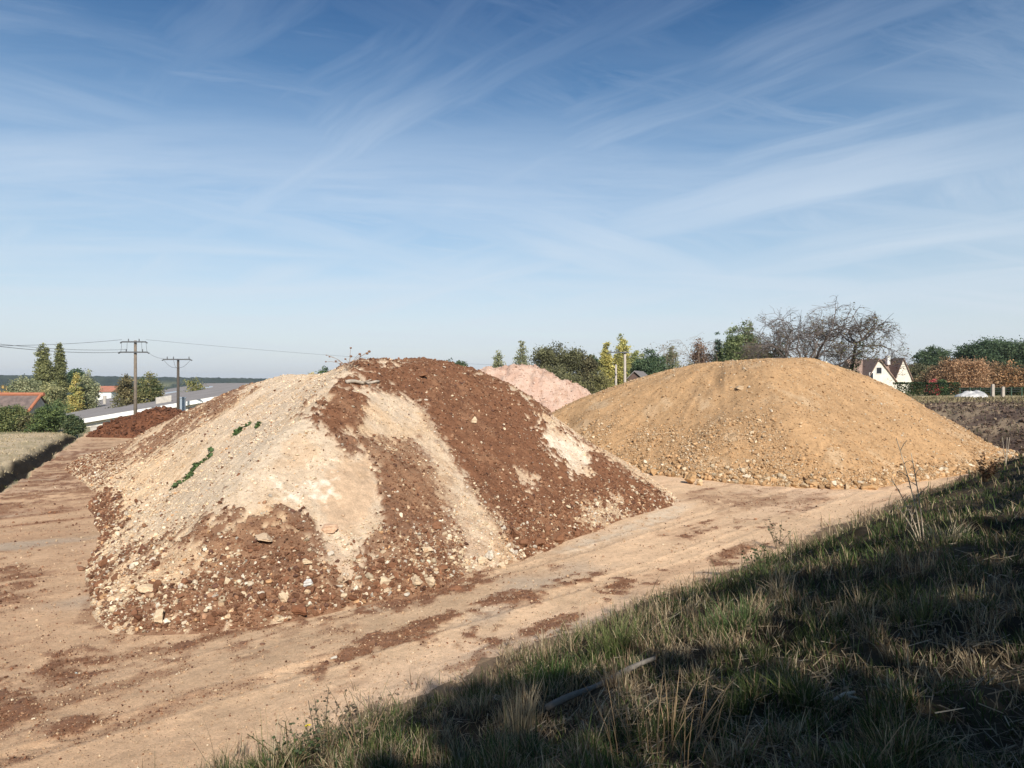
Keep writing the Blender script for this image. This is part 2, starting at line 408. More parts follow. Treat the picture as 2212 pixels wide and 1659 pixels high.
# turf soil, far slope, dry field, ditch, farmland
turf = lerp((.030, .023, .014), (.085, .064, .040), sst(n1+.6*n2, -.4, .6))  # soil colour darkened to stand in for deep shade between the blades
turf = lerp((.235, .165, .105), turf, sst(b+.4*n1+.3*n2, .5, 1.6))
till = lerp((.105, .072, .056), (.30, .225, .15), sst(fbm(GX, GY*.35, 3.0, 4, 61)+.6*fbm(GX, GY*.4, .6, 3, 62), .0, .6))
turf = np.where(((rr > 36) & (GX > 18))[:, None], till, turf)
drygr = lerp((.33, .265, .15), (.22, .19, .10), sst(n1, -.2, .6))
turf = np.where(((b > 0) & (GY > 66))[:, None], drygr, turf)
field = lerp((.48, .38, .25), (.33, .27, .16), sst(n1+.4*fbm(GX, GY, 5, 2, 63), -.1, .7))
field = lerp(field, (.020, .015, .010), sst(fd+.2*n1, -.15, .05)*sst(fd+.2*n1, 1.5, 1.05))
farm = lerp((.13, .15, .07), (.26, .235, .14), sst(fbm(GX, GY, 90, 3, 65), -.2, .35))
zone = np.zeros(len(GX), int)
zone[b+.5*n1+.25*n2 > .15] = 1
zone[(fd+.25*n1 > -.12) & (b < 0) & (GY > 6)] = 2
zone[(rr > 66) & (b < 0)] = 3
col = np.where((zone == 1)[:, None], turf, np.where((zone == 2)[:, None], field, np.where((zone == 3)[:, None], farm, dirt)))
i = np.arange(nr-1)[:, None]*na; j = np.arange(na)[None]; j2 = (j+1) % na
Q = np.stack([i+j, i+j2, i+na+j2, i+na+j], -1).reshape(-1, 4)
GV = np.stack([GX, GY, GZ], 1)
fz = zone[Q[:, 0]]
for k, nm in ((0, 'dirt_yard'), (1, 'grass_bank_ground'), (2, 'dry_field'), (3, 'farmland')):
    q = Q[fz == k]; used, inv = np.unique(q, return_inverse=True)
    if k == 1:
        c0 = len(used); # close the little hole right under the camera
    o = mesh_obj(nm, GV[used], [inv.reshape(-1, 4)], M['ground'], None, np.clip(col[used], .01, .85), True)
    tag(o, kind='structure')
P0 = GV[:na]
mesh_obj('grass_bank_ground', np.concatenate([P0, [[0, 0, 2.42]]]), [np.stack([np.arange(na), (np.arange(na)+1) % na, np.full(na, na)], 1)], M['ground'], None, np.tile((.15, .11, .07), (na+1, 1)), True)['kind'] = 'structure'

def ground_at(px, py, zoff=0.0):
    """the point of the land seen at a pixel of the 1024 px frame"""
    dx, dz = (px-CX)/F, (CY-py)/F
    ys = np.concatenate([np.arange(1.2, 60, .01), np.arange(60, 300, .1)])
    zs = H+dz*ys; g = land_z(dx*ys, ys)
    k = np.argmax(zs <= g+zoff)
    return np.array((dx*ys[k], ys[k], g[k]))

# ------------------------------------------------------------------ heaps
def profile(xs, zs):
    return lambda x: np.interp(x, xs, zs)
HEAPS = {
 'mixed': dict(poly=[(-6.2,10.7),(-4,11.25),(-2.8,11.9),(-1.2,13.5),(0,15.4),(1.5,17.5),(2.9,19.2),(5.6,23.0),(5.6,26.5),(3.2,31.5),(-1,36),(-8,39),(-16,40),(-25,38),(-20.0,31),(-15.4,25.2),(-12.5,20.3),(-9.75,16.0),(-8.45,13.3),(-7.25,11.5)],
   R=profile([-25,-22,-19.5,-18,-16.4,-14.1,-10.9,-10,-7.4,-6.35,-5.66,-5.2,-4.7,-4,-2.9,-2.44,-1.36,.5,3.5,6],[.10,.30,.70,1.2,2.05,3.0,4.12,4.30,4.26,4.33,4.42,4.52,4.63,4.73,4.75,4.66,4.44,3.87,2.55,1]), slope=.72, step=.04, k=.45, soft=.36),
 'ochre': dict(poly=[(4.2,32),(6.2,30.4),(7.3,28.8),(9.2,27.2),(11.3,26.1),(13.5,26.0),(15.6,27.2),(19.2,29.6),(23.2,31.4),(26.6,35.3),(28,40),(25,46),(17,50),(9,50),(4,46),(-1,42),(-1.5,38),(1.5,34.5)],
   R=profile([-2,2.3,4,7.2,9,11,14.5,16.7,18.9,20.6,22.9,25.5,28],[1.2,2.85,3.5,4.32,4.8,5.1,5.32,5.38,4.75,3.95,2.6,1.25,.2]), slope=.68, step=.065, k=.8, soft=.4),
 'pink': dict(poly=[(-10,50),(-6,45.5),(2,44),(9,46),(12.5,52),(9,59),(0,61),(-8,58)],
   R=profile([-9,-2.6,-1.8,-.9,1.6,2.6,4.4,5.6,10],[2.5,4.9,5.12,5.28,5.28,4.85,3.9,3.3,1.0]), slope=.80, step=.11, k=.3, soft=.22),
 'dark': dict(poly=[(-32.6,51.0),(-29,50.2),(-24,50.6),(-20,53),(-21,57),(-27,58.5),(-32,56)],
   R=profile([-33,-31,-29.2,-28.2,-27.4,-26.6,-25.4,-24.6,-23.4,-20],[.3,.9,1.55,2.0,2.05,1.65,1.45,1.7,1.3,.4]), slope=.98, step=.07, k=.2, soft=.14),
}
def heap_z(hp, x, y, detail=True):
    P = chaikin(hp['poly'], 2)
    sd = sdpoly(x, y, P)
    sd = sd+.42*fbm(x, y, 2.3, 3, 71)+.10*fbm(x, y, .4, 2, 72)
    k = hp['k']
    return smin(hp['slope']*sd, hp['R'](x)+.14*fbm(x, y, 1.8, 3, 73), k)
def soften(h, sh, rad):
    """slumped edges: the tipped shape averaged over a small radius"""
    a = np.clip(h, -.6, None).reshape(sh)
    for ax in (0, 1):
        for _ in range(2):
            p = np.pad(a, [(rad+1, rad) if q == ax else (0, 0) for q in (0, 1)], mode='edge'); c = np.cumsum(p, axis=ax)
            n = a.shape[ax]; hi = np.take(c, np.arange(2*rad+1, 2*rad+1+n), axis=ax); lo = np.take(c, np.arange(0, n), axis=ax); a = (hi-lo)/(2*rad+1)
    return a.ravel()
def heap_grid(name):
    hp = HEAPS[name]; P = np.array(hp['poly']); st = hp['step']
    xs = np.arange(P[:,0].min()-.6, P[:,0].max()+.6, st); ys = np.arange(P[:,1].min()-.6, P[:,1].max()+.6, st)
    X, Y = np.meshgrid(xs, ys); sh = X.shape
    return X.ravel(), Y.ravel(), sh
class Field:
    """a built heap kept as a height grid, to set stones down on"""
    def __init__(s, X, Y, Z, sh):
        s.x0 = X[0]; s.y0 = Y[0]; s.st = X[1]-X[0]; s.Z = Z.reshape(sh); s.sh = sh
        s.gy, s.gx = np.gradient(s.Z, s.st)
    def ij(s, x, y):
        return (np.clip(((y-s.y0)/s.st).astype(int), 0, s.sh[0]-1), np.clip(((x-s.x0)/s.st).astype(int), 0, s.sh[1]-1))
    def z(s, x, y): return s.Z[s.ij(np.asarray(x), np.asarray(y))]
    def n(s, x, y):
        k = s.ij(x, y); n = np.stack([-s.gx[k], -s.gy[k], np.ones(len(x))], 1)
        return n/np.linalg.norm(n, axis=1)[:, None]
FLD = {}
def build_heap(name, objname, label, cat, colour, lump):
    X, Y, sh = heap_grid(name); hp = HEAPS[name]
    h = soften(heap_z(hp, X, Y), sh, max(1, int(hp['soft']/hp['step'])))
    g = land_z(X, Y)
    h = h+lump(X, Y, h)*sst(h, -.15, .3)
    keep = h > -.12
    Z = np.where(h > -.12, g+h, g-.3)
    vx, vy = view(X, Y, Z)
    c, extra = colour(X, Y, Z, h, vx, vy)
    if name == 'mixed':   # the tipped brown loads lie on the pale rubble with a thickness of their own
        add = extra*sst(h, .1, .6)*(.05+.05*fbm(X, Y, .28, 3, 161)+.07*(.6-cells(X, Y, .20, 18)[0])+.05*(.6-cells(X, Y, .45, 19)[0])); h = h+add; Z = Z+add
    F_ = Field(X, Y, np.where(h > 0, g+h, g), sh); F_.h = h.reshape(sh); F_.c = c.reshape(sh+(3,)); F_.m = extra.reshape(sh) if extra is not None else None
    FLD[name] = F_
    idx = np.arange(sh[0]*sh[1]).reshape(sh)
    q = np.stack([idx[:-1,:-1], idx[:-1,1:], idx[1:,1:], idx[1:,:-1]], -1).reshape(-1, 4)
    q = q[keep[q].all(1)]
    used, inv = np.unique(q, return_inverse=True)
    V = np.stack([X, Y, Z], 1)[used]
    P = np.array(hp['poly']); loc = (P[:,0].mean(), P[:,1].mean(), 0)
    o = mesh_obj(objname, V, [inv.reshape(-1, 4)], M['soil'], None, np.clip(c[used], .01, .85), True, loc)
    return tag(o, label, cat)

def mixed_colour(X, Y, Z, h, vx, vy):
    n1 = fbm(X, Y, 1.1, 4, 81); n2 = fbm(X, Y, .22, 3, 82); n3 = fbm(X, Y, .07, 2, 83)
    nz = n1*.55+n2*.75+n3*.35
    c = lerp(CREAM, CREAM*np.array((.92, .84, .74)), sst(n1, -.3, .5))
    # warmer, finer tipped sand on the far left, whiter chalky stones down the middle
    c = lerp(c, np.array((.61, .445, .285)), sst(vx, 560, 330)*.65)
    c = lerp(c, np.array((.60, .49, .365)), .60*vmask(vx, vy, [(640,870),(740,800),(700,930),(560,1040),(420,1130),(250,1180),(300,1110),(480,980)], 26, nz, 60))
    m = np.zeros(len(X))
    def br(poly, soft=12, amp=34, k=1.0):
        nonlocal m
        P = np.array(poly); bb = (vx > P[:,0].min()-80) & (vx < P[:,0].max()+80) & (vy > P[:,1].min()-80) & (vy < P[:,1].max()+80)
        if bb.any(): m[bb] = np.maximum(m[bb], k*vmask(vx[bb], vy[bb], poly, soft*.55, nz[bb], amp*1.25))
    def un(poly, soft=12, amp=34, k=1.0):
        nonlocal m
        P = np.array(poly); bb = (vx > P[:,0].min()-80) & (vx < P[:,0].max()+80) & (vy > P[:,1].min()-80) & (vy < P[:,1].max()+80)
        if bb.any(): m[bb] = m[bb]*(1-k*vmask(vx[bb], vy[bb], poly, soft*.55, nz[bb], amp*1.25))
    # crest and upper-left brown patch
    br([(765,792),(880,770),(1010,770),(1060,810),(960,880),(890,880),(840,850),(770,848),(740,862),(715,850),(740,815)])
    br([(662,905),(690,872),(760,842),(800,850),(800,905),(765,940),(690,932)])
    # the broad right-hand band
    br([(900,780),(1050,800),(1200,895),(1330,985),(1470,1085),(1400,1120),(1240,1170),(1130,1205),(1085,1170),(1040,1100),(990,1030),(950,960),(920,905),(880,860)])
    # mixed middle
    br([(690,930),(740,935),(800,950),(760,1000),(730,960)], 12, 34, .9)
    br([(745,945),(830,935),(905,945),(940,1010),(1000,1100),(1075,1200),(980,1265),(880,1290),(770,1240),(815,1130),(815,1040),(770,985)], 26, 60, .80)
    br([(770,1000),(860,1010),(930,1060),(960,1160),(830,1160),(815,1080)], 20, 50, .92)
    # foot at the front
    br([(175,1200),(300,1195),(400,1160),(480,1180),(560,1260),(480,1330),(330,1400),(240,1370),(170,1290)], 16, 110, .85)
    br([(165,1100),(225,1060),(250,1110),(225,1180),(165,1190)], 12, 40, .95)
    br([(480,1112),(560,1128),(640,1122),(705,1155),(755,1235),(900,1290),(760,1330),(590,1365),(450,1400),(330,1400),(240,1345),(205,1280),(180,1195),(300,1185),(345,1195),(430,1135)], 18, 105, .88)
    br([(520,1140),(700,1160),(900,1250),(1100,1200),(1120,1230),(900,1310),(560,1370),(380,1390),(440,1290),(600,1270),(560,1200)], 18, 60, .9)
    br([(195,1080),(240,1055),(250,1110),(215,1175),(190,1160)], 10, 30, .95)
    # thin streaks down the left flank
    br([(535,822),(545,832),(440,908),(335,975),(262,1006),(250,990),(380,905),(470,850)], 8, 24, .85)
    br([(500,835),(430,880),(330,940),(230,985),(200,980),(330,905)], 9, 34, .45)
    br([(30,1075),(90,1010),(190,960),(290,950),(255,1010),(215,1050),(120,1062)], 18, 60, .75)
    # pale pieces
    un([(808,866),(872,866),(898,902),(900,930),(855,950),(800,932),(790,905)], 10, 34, .95)
    un([(900,880),(918,905),(958,965),(992,1035),(1035,1095),(1105,1185),(1085,1228),(1015,1225),(985,1150),(968,1085),(948,1010),(918,940)], 10, 44, .52)
    un([(1140,912),(1190,905),(1265,960),(1290,1000),(1250,1035),(1190,1000),(1160,950)], 10, 34, 1)
    un([(1200,880),(1350,990),(1480,1085),(1455,1080),(1330,1000),(1190,905)], 7, 22, .85)
    un([(1120,1025),(1160,1040),(1150,1062),(1125,1052)], 8, 26, .8)
    un([(1270,1110),(1340,1080),(1350,1110),(1290,1125)], 10, 40, .6)
    un([(700,1010),(790,985),(815,1040),(810,1090),(780,1125),(750,1190),(700,1160),(670,1100),(690,1040)], 8, 18, 1)
    un([(700,1160),(760,1150),(770,1250),(700,1235)], 10, 40, .7)
    un([(225,1265),(300,1215),(345,1235),(310,1275),(240,1300)], 14, 50, .8)
    un([(330,1220),(410,1190),(420,1225),(340,1270)], 12, 40, .7)
    c = lerp(c, PEACH*(1+.10*n1[:, None]), vmask(vx, vy, [(700,1010),(790,990),(815,1040),(808,1085),(790,1120),(745,1150),(700,1130),(680,1080)], 10, nz, 16)*.9)
    c = lerp(c, WHITE*1.04, vmask(vx, vy, [(590,1050),(640,1028),(720,1020),(690,1075),(660,1090),(600,1080)], 14, nz, 60)*(.55+.6*n2+.5*n3).clip(0, .95))
    c = lerp(c, WHITE, .8*vmask(vx, vy, [(1170,930),(1230,950),(1275,1000),(1240,1020),(1190,980)], 12, nz, 30))
    c = lerp(c, TAN, sst(fbm(X, Y, .8, 3, 88)+.4*n2, .38, .7)*.5)
    c = c*(1+.16*n2+.16*n3+.08*n1)[:, None]
    b = lerp(BROWN, BROWN_D, sst(n2+.5*n1, -.2, .7)*.6)
    b = lerp(b, np.array((.29, .16, .092)), sst(n1-.4*n2, .05, .6)*.6)
    m = np.clip(m, 0, 1)
    cc = lerp(c, b, m)
    return cc, m
def mixed_lump(X, Y, h):
    d, _ = cells(X, Y, .30, 5); d2, _ = cells(X, Y, .14, 6)
    rough = .55+.45*sst(h, 2.2, .4)
    th = np.arctan2(Y-25, X+3.5); rl = fbm(th*5.5, np.hypot(X+3.5, Y-25)*.16, 1.0, 4, 92)
    return rough*(.050*(.6-d)+.028*(.6-d2)+.05*fbm(X, Y, .5, 3, 91))+.13*rl
build_heap('mixed', 'mixed_soil_heap', 'large flat-topped heap of cream rubble streaked with red-brown soil', 'soil heap', mixed_colour, mixed_lump)

def ochre_colour(X, Y, Z, h, vx, vy):
    n1 = fbm(X, Y, 2.2, 4, 101); n2 = fbm(X, Y, .3, 3, 102); n3 = fbm(X+.3*Y, Y*.3, .8, 3, 103)
    c = lerp((.445, .278, .145), (.395, .248, .132), sst(n1+.5*n2, -.4, .6))
    c = lerp(c, (.36, .23, .125), sst(n3+.4*n2, .25, .7)*.6)
    c = lerp(c, (.51, .375, .24), sst(fbm(X, Y, 1.2, 3, 104), .25, .7)*.6)
    coarse = sst(n1*.9+.25*n2+.9*sst(h, 3.0, .3)-.35*sst(vx, 1700, 2000), .2, .95)
    coarse = np.maximum(coarse, sst(h, .75, .2))
    c = c*(1+.22*n2+.16*fbm(X, Y, .12, 2, 105))[:, None]
    return c, coarse
def ochre_lump(X, Y, h):
    d, _ = cells(X, Y, .35, 15)
    th = np.arctan2(Y-38.5, X-12); g = fbm(th*7, np.hypot(X-12, Y-38.5)*.14, 1.0, 4, 112)
    rough = .35+.65*sst(h, 3.4, .4)
    cut = np.exp(-((X-9.9-.25*(Y-33))/.30)**2)*sst(h, 3.4, 4.4)*sst(Y, 36.5, 34)
    return rough*(.07*(.6-d)+.05*fbm(X, Y, .45, 3, 111))+.11*g-.22*cut
build_heap('ochre', 'ochre_gravel_heap', 'broad ochre heap of sandy gravel in front of bare trees', 'gravel heap', ochre_colour, ochre_lump)

def pink_colour(X, Y, Z, h, vx, vy):
    n1 = fbm(X, Y, 1.8, 4, 121); n2 = fbm(X, Y, .35, 3, 122)
    c = lerp((.46, .30, .225), (.52, .375, .295), sst(n1+.5*n2, -.4, .5))
    c = lerp(c, (.38, .245, .165), sst(n1-.7*n2, .25, .7)*.5)
    return c, np.clip(.4+n1*.4, 0, 1)
build_heap('pink', 'pink_gravel_heap', 'pale pink gravel heap behind the two nearer heaps', 'gravel heap', pink_colour,
           lambda X, Y, h: .40*fbm(X*1.5, Y*.6, .9, 4, 131)+.16*(.6-cells(X, Y, .4, 16)[0]))
def dark_colour(X, Y, Z, h, vx, vy):
    n1 = fbm(X, Y, .7, 4, 141)
    return lerp((.115, .048, .026), (.16, .068, .036), sst(n1, -.3, .5)), np.ones(len(X))
build_heap('dark', 'dark_soil_heap', 'small lumpy dark brown soil heap below the nearer utility pole', 'soil heap', dark_colour,
           lambda X, Y, h: .30*fbm(X, Y, .9, 4, 151)+.16*(.6-cells(X, Y, .6, 17)[0]))
# ------------------------------------------------------------------ stones
def ico(sub):
    t = (1+5**.5)/2
    V = [(-1,t,0),(1,t,0),(-1,-t,0),(1,-t,0),(0,-1,t),(0,1,t),(0,-1,-t),(0,1,-t),(t,0,-1),(t,0,1),(-t,0,-1),(-t,0,1)]
    Fc = [(0,11,5),(0,5,1),(0,1,7),(0,7,10),(0,10,11),(1,5,9),(5,11,4),(11,10,2),(10,7,6),(7,1,8),(3,9,4),(3,4,2),(3,2,6),(3,6,8),(3,8,9),(4,9,5),(2,4,11),(6,2,10),(8,6,7),(9,8,1)]
    V = [np.array(v)/np.linalg.norm(v) for v in V]
    for _ in range(sub):
        mid = {}; nf = []
        def m(a, b):
            k = (min(a, b), max(a, b))
            if k not in mid:
                p = V[a]+V[b]; V.append(p/np.linalg.norm(p)); mid[k] = len(V)-1
            return mid[k]
        for a, b, c in Fc:
            ab, bc, ca = m(a, b), m(b, c), m(c, a); nf += [(a,ab,ca),(b,bc,ab),(c,ca,bc),(ab,bc,ca)]
        Fc = nf
    return np.array(V), np.array(Fc)
def rock_shape(sub, seed, cuts=7, rough=.10):
    """a ball with flat faces broken off"""
    r = np.random.default_rng(seed); V, Fc = ico(sub); V = V.copy()
    for _ in range(cuts):
        n = r.normal(size=3); n /= np.linalg.norm(n); d = r.uniform(.40, .80)
        over = V@n-d; V = V-np.clip(over, 0, None)[:, None]*n
    V *= 1+r.normal(size=(len(V), 1))*rough*.4
    V *= np.array((1, r.uniform(.65, .95), r.uniform(.5, .8)))
    return V, Fc
SHAPES = {0: [rock_shape(0, 100+k, 0, .45) for k in range(12)], 1: [rock_shape(1, 200+k, 8, .10) for k in range(12)]}
def rot_rand(n):
    q = rng.normal(size=(n, 4)); q /= np.linalg.norm(q, axis=1)[:, None]; w_, x, y, z = q.T
    return np.stack([np.stack([1-2*(y*y+z*z), 2*(x*y-z*w_), 2*(x*z+y*w_)], -1), np.stack([2*(x*y+z*w_), 1-2*(x*x+z*z), 2*(y*z-x*w_)], -1), np.stack([2*(x*z-y*w_), 2*(y*z+x*w_), 1-2*(x*x+y*y)], -1)], 1)
def stones(name, pos, size, col, big=.05, parent=None, sink=.25):
    """one mass of uncountable stones"""
    Vs, Fs, Cs, n0 = [], [], [], 0
    rotm = rot_rand(len(pos)); kind = rng.integers(0, 12, len(pos))
    for sub in (0, 1):
        for k in range(12):
            s_ = (kind == k) & ((size >= big) == (sub == 1)); n = s_.sum()
            if n == 0: continue
            V, Fc = SHAPES[sub][k]
            P = np.einsum('nij,vj->nvi', rotm[s_], V)*size[s_][:, None, None]
            P[:, :, 2] *= .85
            P = P+pos[s_][:, None]+np.array((0, 0, 1.0))*(size[s_]*(.45-sink))[:, None, None]
            Vs.append(P.reshape(-1, 3)); Fs.append((Fc[None]+(np.arange(n)*len(V))[:, None, None]+n0).reshape(-1, 3))
            jit = 1+.10*rng.normal(size=(n, len(V), 1))
            Cs.append((col[s_][:, None]*jit).reshape(-1, 3)); n0 += n*len(V)
    o = mesh_obj(name, np.concatenate(Vs), [np.concatenate(Fs)], M['stone'], parent, np.clip(np.concatenate(Cs), .01, .85))
    return o
def pal(n, cols, w_):
    w_ = np.array(w_, float); k = rng.choice(len(cols), n, p=w_/w_.sum())
    return np.array(cols)[k]*(1+.16*rng.normal(size=(n, 1)))
def pick(fld, n, weight):
    h = fld.h; idx = np.flatnonzero(h.ravel() > .03)
    iy, ix = np.unravel_index(idx, fld.sh)
    x = fld.x0+ix*fld.st; y = fld.y0+iy*fld.st; z = fld.Z.ravel()[idx]
    nx, ny = -fld.gx.ravel()[idx], -fld.gy.ravel()[idx]
    face = (nx*-x+ny*-y+(H-z))/np.sqrt(x*x+y*y+1)/np.sqrt(1+nx*nx+ny*ny)
    w_ = weight(x, y, z, h.ravel()[idx], idx)*np.where(face > -.05, 1.0, .12)/np.hypot(x, y)**1.1
    w_ = np.clip(w_, 0, None); s_ = rng.choice(len(idx), n, p=w_/w_.sum())
    x = x[s_]+rng.uniform(-.5, .5, n)*fld.st; y = y[s_]+rng.uniform(-.5, .5, n)*fld.st
    return x, y, z[s_], h.ravel()[idx][s_], idx[s_]
def power(n, lo, hi, a):
    uu = rng.random(n); return (lo**-a+uu*(hi**-a-lo**-a))**(-1/a)
def make_child(o, parent_name):
    p = bpy.data.objects[parent_name]; o.parent = p; o.location = tuple(np.array(o.location)-np.array(p.location)); return o
CREAMS = [(.53,.42,.285),(.57,.47,.34),(.53,.38,.24),(.45,.385,.31),(.60,.53,.42),(.46,.27,.14),(.50,.34,.21)]
BROWNS = [(.19,.09,.049),(.145,.068,.038),(.25,.132,.074),(.115,.058,.04),(.29,.165,.098)]
f = FLD['mixed']
n = 125000
x, y, z, h, idx = pick(f, n, lambda x, y, z, h, i: .62+.38*f.m.ravel()[i]+.9*sst(h, 1.6, .2))
m = f.m.ravel()[idx]; vxx, vyy = view(x, y, z)
size = power(n, .007, .068, np.where(f.m.ravel()[idx] > .5, 1.6, 2.1))*(1+.45*sst(h, 1.6, .2))*np.where(y > 20, 1.12, 1.0)
isb = rng.random(n) < np.where(m > .5, .93-.08*sst(h, 1.5, .3)-.22*(m < .9), .08+.5*m)
scree = vmask(vxx, vyy, [(905,900),(960,960),(1010,1040),(1050,1090),(1115,1190),(1090,1235),(1000,1230),(985,1150),(950,1060)], 14, fbm(x, y, .3, 2, 3), 20)
isb &= rng.random(n) > scree*.75
col = np.where(isb[:, None], pal(n, BROWNS, [4, 3, 2, 1, 1]), pal(n, CREAMS, [5, 3, 2, 1.2, 1.2, .6, 1]))
same = rng.random(n) < .50*(~isb)
col = np.where((same & (m < .4))[:, None], f.c.reshape(-1, 3)[idx]*(1+.12*rng.normal(size=(n, 1))), col)
peach = vmask(vxx, vyy, [(700,1010),(790,990),(812,1040),(806,1085),(785,1120),(745,1150),(700,1130),(680,1080)], 8, 0, 0) > .5
kp = ~peach | (rng.random(n) < .10)
o = stones('loose_stones', np.stack([x, y, z], 1)[kp], size[kp], col[kp]); make_child(o, 'mixed_soil_heap'); tag(o, kind='stuff')

f = FLD['ochre']; n = 62000
x, y, z, h, idx = pick(f, n, lambda x, y, z, h, i: .34+.9*f.m.ravel()[i]+.9*sst(h, .6, .1))
size = power(n, .012, .10, 2.1)*(1+.7*sst(h, 1.0, .1)+.35*f.m.ravel()[idx])
col = pal(n, [(.43,.27,.14),(.37,.23,.118),(.46,.33,.20),(.51,.41,.28),(.55,.47,.36),(.28,.18,.10)], [5, 3, 2.4, 1.5, .5, 1])
o = stones('loose_stones', np.stack([x, y, z], 1), size, col); make_child(o, 'ochre_gravel_heap'); tag(o, kind='stuff')
f = FLD['pink']; n = 5000
x, y, z, h, idx = pick(f, n, lambda x, y, z, h, i: 1.0+0*x)
o = stones('loose_stones', np.stack([x, y, z], 1), power(n, .025, .14, 2.2), pal(n, [(.46,.30,.225),(.52,.38,.30),(.38,.24,.165),(.56,.44,.36)], [4, 3, 1, 1]))
make_child(o, 'pink_gravel_heap'); tag(o, kind='stuff')
f = FLD['dark']; n = 2200
x, y, z, h, idx = pick(f, n, lambda x, y, z, h, i: 1.0+0*x)
o = stones('loose_clods', np.stack([x, y, z], 1), power(n, .06, .30, 1.8), pal(n, [(.12,.05,.027),(.16,.07,.038),(.085,.038,.022)], [3, 2, 2]))
make_child(o, 'dark_soil_heap'); tag(o, kind='stuff')

# crumbs of soil and gravel strewn over the yard
ok = np.flatnonzero((zone == 0) & (rr < 45) & (vx > -150) & (vx < 2350) & (vy > 900))
cell = np.ones(len(ok))
wgt = (brown[ok]**1.3*.28+.045)*np.minimum(rr[ok], 40)**-.2
n = 42000; s_ = rng.choice(ok, n, p=wgt/wgt.sum())
bb = brown[s_]
cc = np.where((rng.random(n) < .90*np.clip(bb+.2, 0, 1))[:, None], pal(n, BROWNS, [4, 3, 2, 2, 1]), pal(n, [(.50,.37,.24),(.42,.28,.17),(.56,.46,.33),(.28,.18,.115)], [3, 3, .5, 2]))
px_ = np.stack([GX[s_], GY[s_], GZ[s_]], 1); jit = rng.normal(size=(n, 2))*.035*np.minimum(rr[s_], 25)[:, None]/12; px_[:, :2] += jit
px_[:, 2] = land_z(px_[:, 0], px_[:, 1])+.006+brown[s_]*.006
o = stones('yard_gravel', px_, power(n, .0045, .030, 2.2)*(1+.4*bb)*np.clip(rr[s_]/12, .7, 1.7), cc, big=.02); tag(o, 'scattered soil crumbs and gravel on the dirt yard', 'gravel', None, 'stuff')

